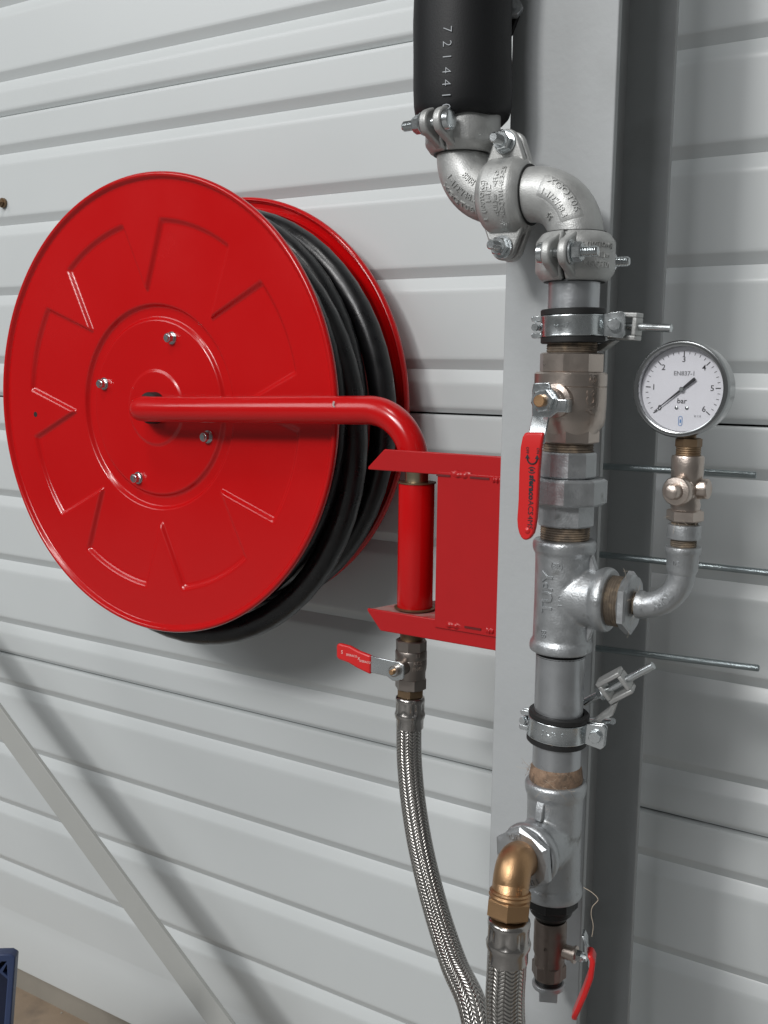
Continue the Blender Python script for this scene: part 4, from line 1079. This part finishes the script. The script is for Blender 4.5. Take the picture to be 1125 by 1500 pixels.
# reducer + drain valve under the lower tee
zd = pz(1395)
DXc = at(811, 1380, PD)
dv = thing('drain_valve', 'small dark drain valve below the lower tee with red lever', 'valve', (AX, AY, zd))
def dz(py): return pz(py) - zd
MB().prism(8, 0.050, dz(1326), dz(1306), ch=0.002, rot=0.2).solid([(0.0165, dz(1343)), (0.0215, dz(1335)), (0.0225, dz(1325))], 36).build('reducer', BLACKST, dv, smooth=25)
MB().solid(threads(0.0128, dz(1350), dz(1340), 0.0018, 0.0006), 28).build('thread', BLACKST, dv)
MB().solid([(0.0150, dz(1432)), (0.0157, dz(1428)), (0.0157, dz(1405)), (0.0150, dz(1401)), (0.0168, dz(1393)), (0.0168, dz(1368)), (0.0164, dz(1366)), (0.0168, dz(1364)), (0.0168, dz(1352)), (0.0155, dz(1347))], 36).prism(6, 0.031, dz(1430), dz(1410), ch=0.001, rot=0.2).build('body', NICKELB, dv, smooth=30)
letters([('e', 0.008, 0, 0)], NICKELB, dv, cyl_map(0.0168, -PI / 2 + 0.1, dz(1380)), 0.0008)
Mx_ = Matrix.Translation((0, 0, dz(1388))) @ frame((0, 0, 0), (0.98, 0.02, 0.0), (0, 0, 1))     # stem to the right
MB().solid([(0.0072, 0.014), (0.0072, 0.026), (0.0088, 0.0262), (0.0088, 0.0285)], 24, Mx_).build('stem', NICKEL, dv)
def dl_(px, py, dist): return at(px, py, dist) - Vector((AX, AY, zd))
DD = PD - 0.012
side = Vector((-0.30, 0.95, 0)).normalized()
def side_strip(rows, hw, th):
    """plate seen on edge: its width runs along side, thickness along x"""
    nrm = Vector((0.95, 0.30, 0)); vs = []
    for i, p in enumerate(rows):
        w = hw[i]
        vs += [p - side * w, p + side * w, p + side * w + nrm * th, p - side * w + nrm * th]
    n = len(rows); fs = [(0, 1, 2, 3), ((n - 1) * 4 + 3, (n - 1) * 4 + 2, (n - 1) * 4 + 1, (n - 1) * 4)]
    for i in range(n - 1):
        a = i * 4; b = a + 4
        for k in range(4): fs.append((a + k, b + k, b + (k + 1) % 4, a + (k + 1) % 4))
    return MB().add(vs, fs)
dlev = side_strip([dl_(853, 1366, DD), dl_(857, 1376, DD), dl_(857, 1388, DD), dl_(862, 1400, DD), dl_(862, 1412, DD)], [0.007, 0.009, 0.0095, 0.007, 0.007], 0.0025).build('lever', ZINC, dv, bevel=0.0006)
side_strip([dl_(860, 1392, DD), dl_(865, 1402, DD), dl_(862, 1425, DD), dl_(853, 1450, DD), dl_(843, 1473, DD), dl_(838, 1484, DD), dl_(838, 1490, DD)], [0.0085, 0.010, 0.0105, 0.0105, 0.010, 0.008, 0.005], 0.0055).build('grip', REDG, dlev, bevel=0.0018, seg=3)
MB().prism(6, 0.0105, 0.0285, 0.036, Mx_, 0.001).solid([(0.0033, 0.036), (0.0033, 0.040)], 14, Mx_).build('nut', ZINC, dv, smooth=25)
pg = thing('pipe_plug', 'square headed plug closing the bottom of the drain valve', 'plug', (AX, AY, pz(1445)))
zg = pz(1445)
MB().solid(threads(0.0142, pz(1442) - zg, pz(1425) - zg, 0.0018, 0.0006), 30).build('thread', BLACKST, pg)
MB().solid([(0.0125, pz(1449) - zg), (0.0166, pz(1446) - zg), (0.0170, pz(1442) - zg), (0.0160, pz(1439) - zg)], 32).box((0, 0, pz(1455) - zg), (0.0185, 0.0185, 0.0125), Matrix.Rotation(0.45, 4, 'Z')).build('head', CASTD, pg, smooth=35, bevel=0.001)

# loose wire strand beside the column edge
ws = smooth_path([at(855, 1300, 0.9), at(868, 1308, 0.9), at(876, 1318, 0.9), at(868, 1328, 0.9), at(866, 1340, 0.9), at(869, 1356, 0.9), at(867, 1372, 0.9)], 6)
wst = thing('loose_strand', 'thin pale strand dangling beside the drain valve', 'strand', ws[0])
MB().tube([p - ws[0] for p in ws], 0.00035, 6).build('strand', PALEHEMP, wst)

# ---- dark hanger bolt behind the insulation, top edge
hgp = at(752, 18, 0.975)
hg = thing('pipe_hanger', 'dark hanger bolt and nut behind the foam insulation at the top', 'hanger', hgp)
MB().tube([(-0.004, 0.0, 0.004), (-0.004, 0.0, 0.09)], 0.0045, 16).build('rod', ROD, hg)
MB().prism(6, 0.016, 0.002, 0.011, frame((0.0, 0, 0), (0.45, -0.85, 0.2)), 0.0015).solid([(0.004, 0.010), (0.004, 0.015)], 14, frame((0.0, 0, 0), (0.45, -0.85, 0.2))).build('nut', CASTD, hg, smooth=25)
MB().extrude([(-0.012, 0.012), (0.006, 0.012), (0.006, -0.004), (-0.002, -0.022), (-0.012, -0.022)], -0.004, 0.001, MFY).build('hanger_ear', BLACKST, hg, bevel=0.0015)

# ---- screw in the wall at the left edge
sw = at(3, 297, 1.285)
scr = thing('wall_screw', 'rusty screw head in the wall at the far left', 'screw', sw)
MB().prism(6, 0.011, 0.0, 0.006, MFY, 0.001).solid([(0.009, -0.0035), (0.009, 0.0005)], 20, MFY).build('head', OLDBRASS, scr, smooth=25)
MB().solid([(0.003, 0.004), (0.003, 0.016)], 12, MFY).build('shank', OLDBRASS, scr)

# ---- blue crate corner at the bottom left
CDI = 0.80
co = at(21, 1398, CDI)
crate = thing('plastic_crate', 'dark blue plastic crate with slotted corner at the bottom left', 'crate', (co.x, co.y, 0))
crate.rotation_euler = (0, 0, rad(36)); hc = co.z; CW = 0.34; CTH = 0.017
Mf = Matrix(((1, 0, 0, 0), (0, 0, -1, 0), (0, 1, 0, 0), (0, 0, 0, 1)))      # drawn in x, z; thickness towards the room
lean = 0.10                                                                  # the sides taper inwards towards the floor
def cx_(z): return -(hc - z) * lean
rw = 0.0105
fr = MB()
fr.extrude([(-0.0055, hc), (0.0012, hc - 0.0045), (cx_(0.02), 0.02), (cx_(0.02) - rw, 0.02), (-rw * 1.0, hc - 0.035), (-rw * 1.0, hc - rw), (-0.030, hc - rw), (-0.030, hc)], -CTH, 0, Mf)
fr.extrude([(-0.030, hc), (-0.030, hc - rw), (-CW, hc - rw), (-CW, hc)], -CTH, 0, Mf)
fr.extrude([(-CW, hc - rw), (-CW + rw, hc - rw), (-CW + rw + 0.05, 0.02), (-CW + 0.05, 0.02)], -CTH, 0, Mf)
fr.extrude([(-CW + 0.05, 0.0), (cx_(0.02), 0.0), (cx_(0.02), 0.02), (-CW + 0.05, 0.02)], -CTH, 0, Mf)
fr.build('frame', BLUE, crate, bevel=0.002, seg=3)
def rib_(p):
    MB().extrude([(-rw + u, hc - rw + v) for u, v in p], -0.012, -0.0015, Mf).build('rib', BLUE, crate, bevel=0.0005)
rib_([(0.001, -0.0215), (0.001, -0.0265), (-0.0265, 0.001), (-0.0215, 0.001)])          # bar cutting the corner
for q in (-0.0062, 0.0022):
    rib_([(q - 0.002, q * -1 - 0.0005 if q < 0 else -0.0005), (q + 0.0012 if q < 0 else 0.0008, 0.0008 if q < 0 else -q - 0.0005), (q - 0.0085, -q - 0.0135), (q - 0.0115, -q - 0.0105)])
MB().extrude([(-rw + 0.002, hc - rw + 0.002), (cx_(0.02) - rw + 0.002, 0.018), (-CW + 0.06, 0.018), (-CW + 0.01, hc - rw + 0.002)], -CTH + 0.001, -CTH + 0.003, Mf).build('panel', NAVYSHADE, crate, smooth=0)  # thin sheet coloured to imitate the shaded inside of the crate
# crumbs of dirt on the floor by the wall
rnd = random.Random(21); mb = MB()
for i in range(90):
    x, y = rnd.uniform(-1.9, -1.2), rnd.uniform(-0.22, -0.008); r = rnd.uniform(0.0012, 0.004)
    mb.add([(x + r * math.cos(a) * rnd.uniform(.6, 1.3), y + r * math.sin(a) * rnd.uniform(.6, 1.3), 0.004 + (0 if k < 4 else r * 0.7)) for k, a in enumerate([0, 1.6, 3.1, 4.7, 0.5, 2.6])], [(0, 1, 4), (1, 2, 5, 4), (2, 3, 5), (3, 0, 4, 5)])
cb_ = mb.build('floor_crumbs', CONCRETE, smooth=0); tag(cb_, kind='stuff')
